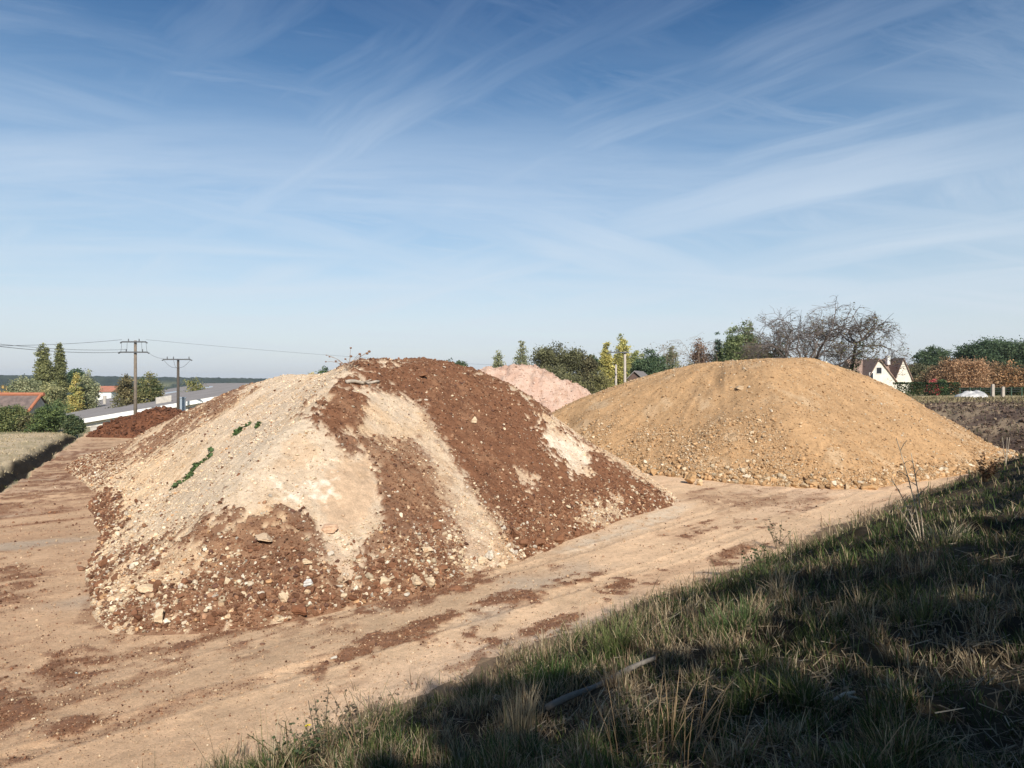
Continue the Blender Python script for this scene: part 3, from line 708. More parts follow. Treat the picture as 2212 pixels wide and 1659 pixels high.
# ---- stones that can be told apart
def surf_at(px, py):
    dx, dz = (px-CX)/F, (CY-py)/F
    ys = np.arange(2.0, 75, .02); xs = dx*ys; zs = H+dz*ys
    g = land_z(xs, ys)
    for fl in FLD.values():
        ins = (xs >= fl.x0) & (xs <= fl.x0+fl.st*(fl.sh[1]-1)) & (ys >= fl.y0) & (ys <= fl.y0+fl.st*(fl.sh[0]-1))
        if ins.any(): g[ins] = np.maximum(g[ins], fl.z(xs[ins], ys[ins]))
    k = np.argmax(zs <= g)
    return np.array((xs[k], ys[k], g[k]))
CR, WH, BRN, OC, PE = (.56,.43,.29), (.60,.53,.43), (.205,.10,.055), (.42,.265,.135), (.54,.36,.24)
NAMED = [ # view x, y, width, height (view px), colour, name, category, label
 (345,1331,28,36,CR,'boulder','boulder','cream upright boulder alone at the near corner of the mixed heap'),
 (830,1254,27,27,CR,'boulder','boulder','cream boulder at the heap foot, leftmost of the three pale ones in a row'),
 (898,1253,28,25,CR,'boulder','boulder','wide cream boulder at the heap foot, middle of the three pale ones in a row'),
 (928,1254,26,26,CR,'boulder','boulder','round cream boulder at the heap foot, rightmost of the three pale ones in a row'),
 (836,1276,17,15,CR,'stone','stone','cream stone just below the leftmost pale boulder at the heap foot'),
 (1205,1160,30,27,BRN,'earth_clod','clod','largest smooth brown clod at the foot of the brown slope beside the white dust'),
 (1183,1143,23,32,BRN,'earth_clod','clod','tall brown clod just above the largest clod at the foot of the brown slope'),
 (1163,1170,26,20,BRN,'earth_clod','clod','broad brown clod left of the largest clod at the foot of the brown slope'),
 (1247,1153,16,15,BRN,'earth_clod','clod','small dark brown clod right of the largest clod, casting a black shadow'),
 (1112,1153,24,28,BRN,'earth_clod','clod','brown clod beside the upper end of the pale scree on the mixed heap'),
 (1131,1172,22,20,BRN,'earth_clod','clod','rounded brown clod between the pale scree and the largest clods'),
 (1490,1033,28,28,OC,'boulder','boulder','ochre boulder standing loose on the yard in front of the ochre heap'),
 (1511,1041,15,16,(.56,.42,.26),'boulder','boulder','small pale boulder right of the loose ochre boulder on the yard'),
 (1411,1019,19,18,OC,'boulder','boulder','ochre boulder at the heap foot near the edge of the mixed heap'),
 (1597,838,20,12,(.48,.35,.22),'boulder','boulder','single blocky stone high up on the ochre slope below the crest'),
 (1759,1046,24,13,OC,'boulder','boulder','flat ochre boulder at the middle of the ochre heap foot'),
 (1796,1050,22,15,OC,'boulder','boulder','ochre boulder at the heap foot, right of the flat one'),
 (1868,1050,26,16,OC,'boulder','boulder','larger ochre boulder at the right end of the ochre heap foot'),
 (1889,1051,18,14,OC,'boulder','boulder','ochre boulder touching the larger one at the right end of the heap foot'),
 (566,1162,50,15,(.54,.40,.27),'stone_slab','slab','long flat tan slab sticking out above the brown foot of the mixed heap'),
 (924,1188,30,14,CR,'stone_slab','slab','pale oblong slab in the brown middle of the mixed heap'),
 (664,1259,21,17,(.64,.63,.60),'stone','stone','grey-white angular stone in brown soil at the heap front'),
 (663,1216,22,15,CR,'stone','stone','smooth oval cream stone in brown soil above the grey-white stone'),
 (611,1293,22,24,CR,'stone','stone','cream lump in brown soil near the lower front edge of the heap'),
 (709,1139,42,24,PE,'earth_clod','clod','broad peach-coloured clod under the smooth peach patch'),
 (944,1133,24,22,BRN,'earth_clod','clod','reddish brown clod jutting out left of the pale scree'),
 (648,1316,40,26,(.19,.085,.045),'earth_clod','clod','cracked brown lump at the bottom edge of the heap front'),
 (1041,1212,20,20,CR,'stone','stone','cream stone at the bottom of the pale scree, left of the pair'),
 (1058,1201,20,24,WH,'stone','stone','tall pale stone in the bottom of the pale scree'),
 (1085,1220,17,16,CR,'stone','stone','cream stone at the lowest tip of the pale scree'),
 (1104,1191,15,13,WH,'stone','stone','whitish stone at the right edge of the pale scree'),
 (913,808,26,13,BRN,'earth_clod','clod','big brown clod just under the crest of the mixed heap'),
 (1023,907,16,17,CR,'stone','stone','pale stone alone in the upper part of the brown band'),
 (175,1226,20,13,(.22,.12,.075),'earth_clod','clod','brown clod lying apart on the yard left of the mixed heap'),
 (305,1186,17,26,(.17,.08,.05),'earth_clod','clod','dark brown upright clod on the left foot of the mixed heap'),
 (321,1266,50,22,(.57,.43,.28),'earth_clod','clod','big cream clod of sand in brown soil at the left front of the heap'),
 (722,1422,18,8,WH,'stone','stone','flat white stone on the track at the end of a brown smear'),
 (165,1455,9,7,(.42,.42,.38),'stone','stone','small grey stone on the track, lower left'),
 (985,1268,34,13,(.23,.11,.06),'earth_clod','clod','low crumbled brown clod on the yard just off the heap foot'),
 (527,1388,18,6,(.20,.11,.07),'earth_clod','clod','flat dark clod on the yard below the heap front, leftmost of a pair'),
 (567,1391,13,5,(.20,.11,.07),'earth_clod','clod','flat dark clod on the yard below the heap front, smaller one of a pair'),
 (675,1399,10,5,(.20,.11,.07),'earth_clod','clod','tiny dark clod alone on the pale track'),
]
for k, (vx0, vy0, wv_, hv, c0, nm, cat, lab) in enumerate(NAMED):
    p = surf_at(vx0*VS, (vy0+hv*.42)*VS); s_ = p[1]/F*VS
    V, Fc = rock_shape(3, 500+k, 9, .035); V = V/np.abs(V).max(0)
    V = V*(1+.10*np.array([math.sin(5*v[0]+k)*math.cos(4*v[1]-k)+.5*math.sin(9*v[2]+2*k) for v in V]))[:, None]
    V = V*np.array((wv_*s_/2, wv_*s_*.42, max(hv*s_/2, .02)))
    a = rng.uniform(-.25, .25); ca, sa = math.cos(a), math.sin(a)
    tilt = .22 if 'slab' in nm else rng.uniform(-.15, .15); ct, st_ = math.cos(tilt), math.sin(tilt)
    V = np.stack([V[:,0]*ct+V[:,2]*st_*.6, V[:,1], -V[:,0]*st_*.6+V[:,2]*ct], 1)
    V = np.stack([V[:,0]*ca-V[:,1]*sa, V[:,0]*sa+V[:,1]*ca, V[:,2]], 1)+p+np.array((0, 0, hv*s_*.34))
    o = mesh_obj(nm, V, [Fc], M['stone'], None, np.tile(c0, (len(V), 1))*(1+.05*rng.normal(size=(len(V), 1))), False, p)
    tag(o, lab, cat)
# smaller stones one can still count along the foot of the heaps
prot = []
for k in range(8):
    V, Fc = rock_shape(2, 800+k, 8, .05); prot.append((V, Fc))
def scatter_set(cond, n, cols, nm, cat, lab, grp, lo, hi, f):
    x, y, z, h, idx = pick(f, n*6, cond); got = []; prots = {}
    for q in range(len(x)):
        if len(got) >= n: break
        if any((x[q]-a)**2+(y[q]-b_)**2 < .09 for a, b_ in got): continue
        got.append((x[q], y[q])); s_ = rng.uniform(lo, hi); k = int(rng.integers(0, 8)); ci = int(rng.integers(0, len(cols)))
        if (k, ci) not in prots:
            V, Fc = prot[k]; o = mesh_obj(nm, V, [Fc], M['stone'], None, np.tile(cols[ci], (len(V), 1))*(1+.06*rng.normal(size=(len(V), 1))))
            prots[(k, ci)] = o
        else:
            o = prots[(k, ci)].copy(); C.objects.link(o)
        o.location = (x[q], y[q], z[q]+s_*.30); o.scale = (s_, s_*rng.uniform(.8, 1.1), s_*rng.uniform(.8, 1.1)); o.rotation_euler = tuple(rng.uniform(0, 6.28, 3)*np.array((.2, .2, 1)))
        tag(o, lab, cat, grp)
fm = FLD['mixed']; f_m = fm.m
scatter_set(lambda x, y, z, h, i: sst(h, 1.0, .15)*(y < 22)*(view(x, y, z)[0] < 1150)*(view(x, y, z)[0] > 560), 60, [CR, WH, (.56,.43,.28)], 'stone', 'stone',
            'cream stone set in brown soil along the front foot of the mixed heap', 'cream stones along the foot of the mixed heap', .04, .085, fm)
scatter_set(lambda x, y, z, h, i: sst(h, .9, .1)*(f_m.ravel()[i] > .5)*(y < 26), 60, [BRN, (.17,.075,.04), (.25,.12,.065)], 'earth_clod', 'clod',
            'red-brown clod along the front foot of the mixed heap', 'brown clods along the foot of the mixed heap', .05, .12, fm)
scatter_set(lambda x, y, z, h, i: sst(h, .45, .05)*(y < 34), 60, [OC, (.33,.21,.105), (.45,.335,.21)], 'boulder', 'boulder',
            'ochre lump of rock along the foot of the ochre heap', 'ochre rocks along the foot of the ochre heap', .09, .18, FLD['ochre'])
# ------------------------------------------------------------------ grass on the bank
def blades(name, P, hgt, wid, az, lean, c0, c1, parent=None, mat='grass', loc=None):
    """ribbons of three segments; c0 root colour, c1 tip colour"""
    n = len(P); t = np.array((0, .38, .72, 1.0))
    d = np.stack([np.cos(az), np.sin(az), np.zeros(n)], 1)
    wa = az+math.pi/2+rng.uniform(-.9, .9, n); wd = np.stack([np.cos(wa), np.sin(wa), np.zeros(n)], 1)
    up = np.array((0, 0, 1.0))
    side = (lean[:, None]*t[None]**1.7)*hgt[:, None]; rise = hgt[:, None]*t[None]*np.sqrt(np.clip(1-(.75*lean[:, None]*t[None]**.8)**2, .05, 1))
    ctr = P[:, None]+side[..., None]*d[:, None]+rise[..., None]*up
    ww = wid[:, None]*np.array((.75, 1.0, .7, .08))[None]*.5
    V = np.stack([ctr-ww[..., None]*wd[:, None], ctr+ww[..., None]*wd[:, None]], 2)   # n,4,2,3
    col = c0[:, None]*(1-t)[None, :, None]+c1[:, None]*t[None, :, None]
    col = np.repeat(col[:, :, None], 2, 2)
    k = np.arange(n)[:, None, None]*8+np.array([0, 2, 4])[None, :, None]+np.array([0, 1, 3, 2])[None, None]
    return mesh_obj(name, V.reshape(-1, 3), [k.reshape(-1, 4)], M[mat], parent, np.clip(col.reshape(-1, 3), .008, .8), False, loc)
NB = 430000
a = R(1)*rng.uniform(-41, 41, NB); q = rng.random(NB)
rr_ = 1/(1/52+(1/1.15-1/52)*q**1.25)
x = np.sin(a)*rr_; y = np.cos(a)*rr_
NX = 300000; ea = np.where(rng.random(NX) < .85, rng.uniform(40.5, 100, NX), rng.uniform(-62, -40.5, NX)); er = 1/(1/36+(1/1.2-1/36)*rng.random(NX)**1.5); ex = np.sin(R(1)*ea)*er; ey = np.cos(R(1)*ea)*er; kx = bank_depth(ex, ey) < 14
x = np.concatenate([x, ex[kx]]); y = np.concatenate([y, ey[kx]]); rr_ = np.concatenate([rr_, np.maximum(er[kx], 4)]); NB = len(x); b_ = bank_depth(x, y)   # the turf goes on beside the frame
n1 = fbm(x, y, 1.1, 3, 51); cl = fbm(x, y, .42, 3, 201); cl2 = fbm(x, y, 1.7, 3, 202); fine = fbm(x, y, .16, 2, 203)
edge = b_+.5*n1+.55*cl
dens = sst(edge, -.15, .7)*(.48+.52*sst(cl+.5*fine, -.25, .35))
dens *= np.where(b_ > 6.0, .75, 1)*np.where((rr_ > 34) & (x > 18), .35, 1)
keep = rng.random(NB) < dens
x, y, b_, cl, cl2, fine, rr_ = (v[keep] for v in (x, y, b_, cl, cl2, fine, rr_)); n = len(x)
def tufts(x, y, sc, seed):
    X = x/sc; Y = y/sc; ix = np.floor(X).astype(np.int64); iy = np.floor(Y).astype(np.int64); best = np.full(len(x), 9.0); cx = X.copy(); cy = Y.copy(); cid = np.zeros(len(x))
    for dx in (-1, 0, 1):
        for dy in (-1, 0, 1):
            jx = ix+dx; jy = iy+dy; qx = jx+hsh(jx, jy, seed); qy = jy+hsh(jx, jy, seed+7); d = np.hypot(X-qx, Y-qy); m = d < best
            best = np.where(m, d, best); cx = np.where(m, qx, cx); cy = np.where(m, qy, cy); cid = np.where(m, hsh(jx, jy, seed+13), cid)
    return cx*sc, cy*sc, cid
tx, ty, tid = tufts(x, y, .30, 77); tx2, ty2, tid2 = tufts(x, y, .85, 78)
pull = .55*rng.random(n)**.5*(tid > .25); x = x+(tx-x)*pull; y = y+(ty-y)*pull; b_ = bank_depth(x, y)
z = land_z(x, y)-.01
dry = sst(b_, 2.1, .7)*.70+.42*sst(cl2, .0, .5)+.25*sst(b_, 5.8, 7.6)+.16+.22*fine
dry = np.clip(dry-.10+np.where(x < 3, .15, 0), .03, .95)
dry = np.clip(dry+.10+.55*(tid-.5)+.45*(tid2-.5), .03, .97)
isdry = rng.random(n) < dry
hgt = (.05+.08*rng.random(n)+.18*sst(cl, -.1, .55)*rng.random(n)+.16*sst(b_, 2.2, .6)*rng.random(n)*sst(x, 1, 8))*np.where(b_ > 6.2, .75, 1)
hgt *= np.where(rng.random(n) < .035, 1.8, 1.0)*np.clip(rr_/6, .8, 1.1)*np.where(b_ < 1.0, .8, 1)*(.55+.9*hsh((tid*9999).astype(np.int64), (tid2*777).astype(np.int64), 3))
wid = np.maximum(.0055, .00085*rr_)*rng.uniform(.7, 1.35, n)
az = rng.uniform(0, 2*math.pi, n)
az = np.where(rng.random(n) < .30, 2.2+rng.normal(size=n)*.8, az); az = np.where((pull > .2) & (rng.random(n) < .6), np.arctan2(y-ty, x-tx)+rng.normal(size=n)*.5, az)
lean = np.clip(rng.beta(2, 2.6, n)*1.15, .05, 1.1)
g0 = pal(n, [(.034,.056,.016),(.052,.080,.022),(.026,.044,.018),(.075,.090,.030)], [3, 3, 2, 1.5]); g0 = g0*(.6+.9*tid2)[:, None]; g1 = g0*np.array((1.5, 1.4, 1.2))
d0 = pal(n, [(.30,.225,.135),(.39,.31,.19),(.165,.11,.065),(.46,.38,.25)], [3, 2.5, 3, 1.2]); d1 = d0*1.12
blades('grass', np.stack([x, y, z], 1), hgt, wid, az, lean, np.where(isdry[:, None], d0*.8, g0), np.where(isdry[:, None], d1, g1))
tag(bpy.data.objects['grass'], 'mixed green and dry grass covering the bank', 'grass', None, 'stuff')
# flattened straw and dead stems lying on the turf
ns = 75000; a = R(1)*rng.uniform(-39, 40, ns); rs = 1/(1/24+(1/1.3-1/24)*rng.random(ns)); x = np.sin(a)*rs; y = np.cos(a)*rs; b_ = bank_depth(x, y)
mat_ = fbm(x, y, .8, 3, 211); kp = (b_ > .5) & (rng.random(ns) < np.clip(.15+.65*sst(mat_, -.1, .4)+.5*sst(b_, 5, 7), 0, 1))
x, y, b_, rs = x[kp], y[kp], b_[kp], rs[kp]; n = len(x); L = rng.uniform(.03, .17, n); az = rng.uniform(0, 6.28, n)
P0 = np.stack([x, y, land_z(x, y)+rng.uniform(.015, .05, n)], 1); e = np.stack([x+L*np.cos(az), y+L*np.sin(az)], 1)
P1 = np.stack([e[:, 0], e[:, 1], land_z(e[:, 0], e[:, 1])+rng.uniform(.015, .09, n)], 1)
wv2 = np.stack([-np.sin(az), np.cos(az), rng.uniform(-.6, .6, n)], 1)*(np.maximum(.0022, .0006*rs)*rng.uniform(.6, 1.6, n))[:, None]
V = np.stack([P0-wv2, P0+wv2, P1+wv2*.6, P1-wv2*.6], 1)
c = pal(n, [(.30,.235,.15),(.22,.165,.10),(.42,.35,.25),(.14,.10,.065)], [3, 3, 1.0, 2.5])
o = mesh_obj('straw', V.reshape(-1, 3), [np.arange(n*4).reshape(-1, 4)], M['grass'], None, np.clip(np.repeat(c, 4, 0), .01, .7))
tag(o, 'flattened straw and dead stems lying on the bank', 'straw', None, 'stuff')

def tuft(px, py, n, hm, spread, c0, c1, label, cat, name='grass_tuft', wid=.006, lo=.1, hi=.9):
    p = ground_at(px, py); P = np.tile(p, (n, 1)); P[:, :2] += rng.normal(size=(n, 2))*spread; P[:, 2] = land_z(P[:, 0], P[:, 1])-.01
    az = np.arctan2(P[:, 1]-p[1], P[:, 0]-p[0])+rng.normal(size=n)*.6
    cc0 = np.array(c0)*(1+.2*rng.normal(size=(n, 1))); cc1 = np.array(c1)*(1+.2*rng.normal(size=(n, 1)))
    o = blades(name, P, hm*rng.uniform(.45, 1.0, n), np.full(n, wid), az, rng.uniform(lo, hi, n), cc0, cc1, None, 'grass', p)
    return tag(o, label, cat)
tuft(553, 687, 150, .30, .08, (.04,.085,.018), (.10,.16,.045), 'bright green grass tuft near the left edge of the turf', 'grass tuft')
tuft(520, 737, 70, .46, .06, (.34,.26,.15), (.48,.39,.25), 'straw-coloured upright grass clump below the bright green tuft', 'grass tuft', wid=.007, lo=.05, hi=.35)
tuft(616, 652, 190, .40, .10, (.07,.11,.03), (.20,.21,.08), 'arching yellow-green tussock above the lying log', 'grass tuft')
tuft(660, 758, 70, .50, .16, (.20,.13,.07), (.42,.30,.17), 'thin rusty grass stalks at the bottom of the photo below the log', 'grass tuft', wid=.005, lo=.1, hi=.6)
tuft(735, 632, 160, .36, .12, (.05,.09,.025), (.12,.17,.06), 'dark green tussock right of the lying log', 'grass tuft')
tuft(917, 625, 120, .30, .10, (.08,.10,.03), (.17,.18,.07), 'small mossy green tussock in the middle of the shaded bank', 'grass tuft')
tuft(945, 545, 140, .34, .13, (.26,.21,.12), (.44,.37,.25), 'bleached grass clump on the dark slope right of the dry stalk', 'grass tuft', wid=.008, lo=.3, hi=1.0)
# dry tall stalk
p = ground_at(921, 541); mb = MB()
for (dx, hh, ln) in ((0, 1.40, -.22), (.10, 1.2, -.12), (-.05, .85, -.42), (-.12, .5, -.55)):
    t = np.linspace(0, 1, 9); pts = np.stack([p[0]+dx*.4+ln*hh*t**1.4, p[1]+.05*t, p[2]+hh*t], 1)
    mb.tube(pts, np.linspace(.010, .005, 9), 5, (.46,.38,.28))
    for k in range(6):
        q = pts[3+k % 5]; e = q+np.array((rng.uniform(-.16, .16), rng.uniform(-.1, .1), rng.uniform(.02, .16)))
        mb.tube([q, (q+e)/2+(0, 0, .02), e], [.006, .005, .004], 4, (.44,.36,.26))
tag(mb.build('dry_stalk', M['bark'], None, True, p), 'tall bleached dry weed stalk standing on the turf before the ochre heap', 'weed')
p = ground_at(1006, 466); mb = MB()
for ln in (-.12, .05, .14):
    t = np.linspace(0, 1, 6); mb.tube(np.stack([p[0]+ln*t, p[1]+0*t, p[2]+1.0*t], 1), np.linspace(.016, .008, 6), 4, (.42,.36,.28))
tag(mb.build('dry_stalk', M['bark'], None, True, p), 'short grey dry stalk on the slope at the far right edge', 'weed')
# weathered log lying in the grass
A_ = ground_at(546, 722); B_ = ground_at(655, 672); t = np.linspace(0, 1, 14); mb = MB()
pts = A_[None]*(1-t)[:, None]+B_[None]*t[:, None]; pts[:, 2] += .10+.010*np.sin(t*9)
pts[:, 0] += .008*np.sin(t*7); mb.tube(pts, .024+.003*np.sin(t*11)-.006*t, 10, (.19,.17,.148))
tag(mb.build('wooden_pole', M['bark'], None, True, A_), 'grey weathered pole lying in the shaded grass', 'pole')
A_ = ground_at(834, 707); B_ = ground_at(855, 701); mb = MB(); mb.tube([A_+(0, 0, .04), (A_+B_)/2+(0, 0, .055), B_+(0, 0, .05)], [.010, .012, .008], 6, (.50,.43,.34)); mb.tube([(A_+B_)/2+(0, 0, .05), B_+(.02, -.05, .03)], [.009, .006], 5, (.46,.40,.31))
tag(mb.build('stick', M['bark'], None, True, A_), 'short pale forked stick lying on the turf at lower right', 'stick')

# dry grass on the left-hand field and hanging over its ditch
nf = 60000; x = rng.uniform(-62, -9, nf); y = rng.uniform(11, 60, nf); fd_ = field_depth(x, y)+.25*fbm(x, y, 1.2, 3, 51)
vx_ = CX+F*x/y; w_ = ((fd_ > 1.1)*(.25+.5*(fbm(x, y, .9, 3, 221) > 0))+np.exp(-((fd_-1.35)/.25)**2)+.5*np.exp(-((fd_+.1)/.2)**2))*(vx_ > -120)*(vx_ < 140); kp = rng.random(nf) < w_
x, y, fd_ = x[kp], y[kp], fd_[kp]; n = len(x); gr = (fd_ < .8) & (rng.random(n) < .45)
c0 = np.where(gr[:, None], pal(n, [(.06,.09,.03),(.10,.12,.04)], [1, 1]), pal(n, [(.44,.35,.22),(.36,.28,.165),(.50,.41,.27),(.27,.23,.12)], [3, 2, 2, 1]))
blades('dry_grass', np.stack([x, y, land_z(x, y)-.01], 1), rng.uniform(.03, .14, n), np.maximum(.006, .0008*np.hypot(x, y)), rng.uniform(0, 6.28, n), np.clip(rng.beta(2, 2.4, n)*1.1, .05, 1.1), c0, c0*1.1)
tag(bpy.data.objects['dry_grass'], 'dry pale grass on the field left of the ditch', 'grass', None, 'stuff')

# ------------------------------------------------------------------ weeds and leafy plants
def leafquads(mb, P, size, col, flat=.3, asp=.6):
    n = len(P); a = rng.normal(size=(n, 3)); a[:, 2] *= flat; a /= np.linalg.norm(a, axis=1)[:, None]
    b = rng.normal(size=(n, 3)); b -= (b*a).sum(1)[:, None]*a; b /= np.linalg.norm(b, axis=1)[:, None]
    s = np.broadcast_to(size, (n,))[:, None]
    V = np.stack([P-a*s, P+b*s*asp, P+a*s, P-b*s*asp], 1)
    mb.add(V.reshape(-1, 3), [np.arange(n*4).reshape(-1, 4)], np.repeat(np.broadcast_to(col, (n, 3)), 4, 0))
def weed(px, py, hh, nst, spread, leafc, stemc, label, name='weed', nl=14, ls=.03, flower=None, p=None):
    p = ground_at(px, py) if p is None else p
    e = empty(name, label, 'weed', p); st = MB(); lf = MB(); fl = MB()
    for k in range(nst):
        ang_ = rng.uniform(0, 6.28); h2 = hh*rng.uniform(.55, 1); ln = rng.uniform(.05, spread)
        t = np.linspace(0, 1, 6); pts = np.stack([p[0]+.05*math.cos(ang_)+ln*math.cos(ang_)*t**1.4, p[1]+.05*math.sin(ang_)+ln*math.sin(ang_)*t**1.4, p[2]+h2*t], 1)
        st.tube(pts, np.linspace(.006, .003, 6), 4, stemc)
        u_ = rng.uniform(.2, 1, nl); q = np.stack([np.interp(u_, t, pts[:, i]) for i in range(3)], 1)+rng.normal(size=(nl, 3))*.03
        leafquads(lf, q, ls*rng.uniform(.6, 1.3, nl), np.array(leafc)*(1+.25*rng.normal(size=(nl, 1))))
        if flower and k < 1:
            leafquads(fl, pts[-1][None]+rng.normal(size=(5, 3))*.012, .014, np.array(flower))
    st.build('stems', M['bark'], e); lf.build('leaves', M['leaf'], e)
    if flower: fl.build('flowers', M['leaf'], e)
    return e
weed(322, 758, .45, 9, .30, (.10,.105,.06), (.17,.13,.09), 'grey-green seeding weed at the bottom edge of the photo, tallest of three', nl=20, ls=.016)
weed(290, 768, .36, 7, .26, (.05,.075,.03), (.12,.10,.05), 'leafy green weed with a yellow flower at the bottom edge', nl=15, ls=.017, flower=(.75,.58,.05))
weed(362, 752, .45, 8, .35, (.16,.12,.08), (.22,.16,.10), 'brown dried weed at the lower tip of the turf', nl=14, ls=.018)
weed(778, 549, .75, 7, .45, (.09,.10,.05), (.13,.10,.07), 'thin dark-stemmed weed leaning over the yard from the turf edge', nl=16, ls=.03)
weed(760, 576, .55, 6, .45, (.10,.12,.05), (.14,.11,.07), 'low branching weed at the turf edge left of the thin dark one', nl=16, ls=.03)
weed(985, 482, .8, 10, .6, (.13,.075,.04), (.16,.09,.05), 'rusty brown dry bush at the foot of the ochre heap on the right', nl=30, ls=.045)
weed(668, 612, .24, 9, .22, (.075,.115,.035), (.10,.10,.04), 'broad-leaved light green weed at the turf edge', nl=10, ls=.026)
# green creeping plants on the pale flank
CP = [(240, 430, 22, 'leafy green vine, the higher of the two largest patches on the pale flank'), (257, 428, 12, 'small leafy green vine right beside the higher large patch'),
      (199, 466, 26, 'leafy green vine, the lower of the two largest patches on the pale flank'), (187, 480, 7, 'tiny green sprout just below the lower large vine patch'),
      (175, 489, 10, 'small green sprout, lowest on the pale flank'), (211, 453, 6, 'tiny dark green sprout between the two large vine patches')]
for px, py, n, lab in CP:
    p = surf_at(px, py); e = empty('creeping_plant', lab, 'plant', p); lf = MB(); st = MB()
    dirs = rng.uniform(0, 6.28, max(2, n//5)); f = FLD['mixed']
    for a_ in dirs:
        t = np.linspace(0, 1, 5)*(.10+.011*n); xs, ys = p[0]+np.cos(a_)*t*.9, p[1]+np.sin(a_)*t; st.tube(np.stack([xs, ys, f.z(xs, ys)+.06], 1), .008, 4, (.10,.14,.05))
    m_ = n*3; aa = rng.choice(dirs, m_)+rng.normal(size=m_)*.25; tt = rng.random(m_)*(.10+.011*n); xs, ys = p[0]+np.cos(aa)*tt*.9, p[1]+np.sin(aa)*tt
    P = np.stack([xs, ys, f.z(xs, ys)+.04+rng.random(m_)*.09], 1)
    leafquads(lf, P, rng.uniform(.03, .075, m_), np.array((.075,.12,.042))*(1+.22*rng.normal(size=(m_, 1))), flat=.5, asp=.8)
    st.build('stems', M['bark'], e); lf.build('leaves', M['leaf'], e)
# dead umbel weed on the crest of the mixed heap
p = surf_at(349, 371); e = empty('dead_weed', 'leafless dry weed with brown seed heads on the crest of the mixed heap', 'weed', p); st = MB(); hd = MB()
for (px, py) in ((325, 355), (331, 357), (334, 361), (351, 348), (349, 356), (367, 351), (365, 353), (359, 354), (361, 356), (341, 364), (345, 359), (355, 361), (328, 362)):
    q = np.array(((px-CX)/F*p[1], p[1]+rng.uniform(-.3, .3), H+(CY-py)/F*p[1])); t = np.linspace(0, 1, 5)[:, None]
    pts = p*(1-t)+q*t+np.array((0, 0, .10))*np.sin(t*math.pi); st.tube(pts, np.linspace(.008, .004, 5), 4, (.30,.22,.16))
    V, Fc = ico(1); hd.add(V*np.array((.03, .03, .024))*rng.uniform(.6, 1.5)+q, [Fc], (.22,.12,.075))
st.build('stems', M['bark'], e); hd.build('seed_heads', M['bark'], e)
A_ = surf_at(346, 384); B_ = surf_at(379, 385); t = np.linspace(0, 1, 9)[:, None]; pts = A_*(1-t)+B_*t+np.array((0, 0, .05)); pts[:, 2] += .03*np.sin(t[:, 0]*8); mb = MB()
mb.tube(pts, .055-.02*t[:, 0], 7, (.42,.36,.29)); mb.tube([pts[4], pts[4]+(.25, -.1, .10)], [.03, .015], 6, (.40,.34,.27))
tag(mb.build('branch', M['bark'], None, True, A_), 'pale weathered branch lying across the upper brown patch of the mixed heap', 'branch')
# ------------------------------------------------------------------ trees
def at(px, d, z=0.0): return np.array(((px-CX)/F*d, d, z))
def zpix(py, d): return H+(CY-py)/F*d
def foliage(mb, lobes, n, ls, ca, cb, clump=26, fill=.55, asp=.7, droop=0):
    ca, cb = [np.array(c)*.80+.20*np.mean(c) for c in (ca, cb)]; clump = int(clump*1.8)
    """leaf clumps spread through the lobes; each clump has its own shade"""
    L = np.array(lobes); vol = (L[:, 3]*L[:, 4]*L[:, 5])**.55; ncl = max(8, n//clump)
    k = rng.choice(len(L), ncl, p=vol/vol.sum()); d = rng.normal(size=(ncl, 3)); d /= np.linalg.norm(d, axis=1)[:, None]
    r = rng.uniform(fill**3, 1, ncl)**(1/3)
    c = L[k, :3]+d*r[:, None]*L[k, 3:6]*rng.uniform(.92, 1.08, (ncl, 1)); sg = np.clip(L[k, 3:6].mean(1)*.26, ls*1.5, ls*12)
    shade = rng.random(ncl)
    P = np.repeat(c, clump, 0)+rng.normal(size=(ncl*clump, 3))*np.repeat(sg, clump)[:, None]*np.array((1, 1, .75))
    sh = np.clip(np.repeat(shade, clump)+.22*rng.normal(size=ncl*clump), 0, 1)
    col = lerp(ca, cb, sh)*(1+.16*rng.normal(size=(len(P), 1)))*2.4
    leafquads(mb, P, ls*rng.uniform(.6, 1.35, len(P)), col, flat=.8, asp=asp)
    return c
def limbs(mb, base, top, lobes, r0, col):
    """tapered trunk and one limb into every lobe"""
    t = np.linspace(0, 1, 7)[:, None]; wob = rng.normal(size=(7, 3))*np.array((.04, .04, 0))*(top[2]-base[2])*t
    tr = base*(1-t)+top*t+wob*.5; mb.tube(tr, r0*(1-.75*t[:, 0]), 7, col)
    for l in lobes:
        c = np.array(l[:3]); q = tr[int(np.clip((c[2]-base[2])/(top[2]-base[2]+.01)*6*.6, 1, 5))]
        s_ = np.linspace(0, 1, 5)[:, None]; pts = q*(1-s_)+c*s_+np.array((0, 0, .12))*np.sin(s_*math.pi)*np.linalg.norm(c-q)
        mb.tube(pts, r0*.42*(1-.8*s_[:, 0]), 5, col)
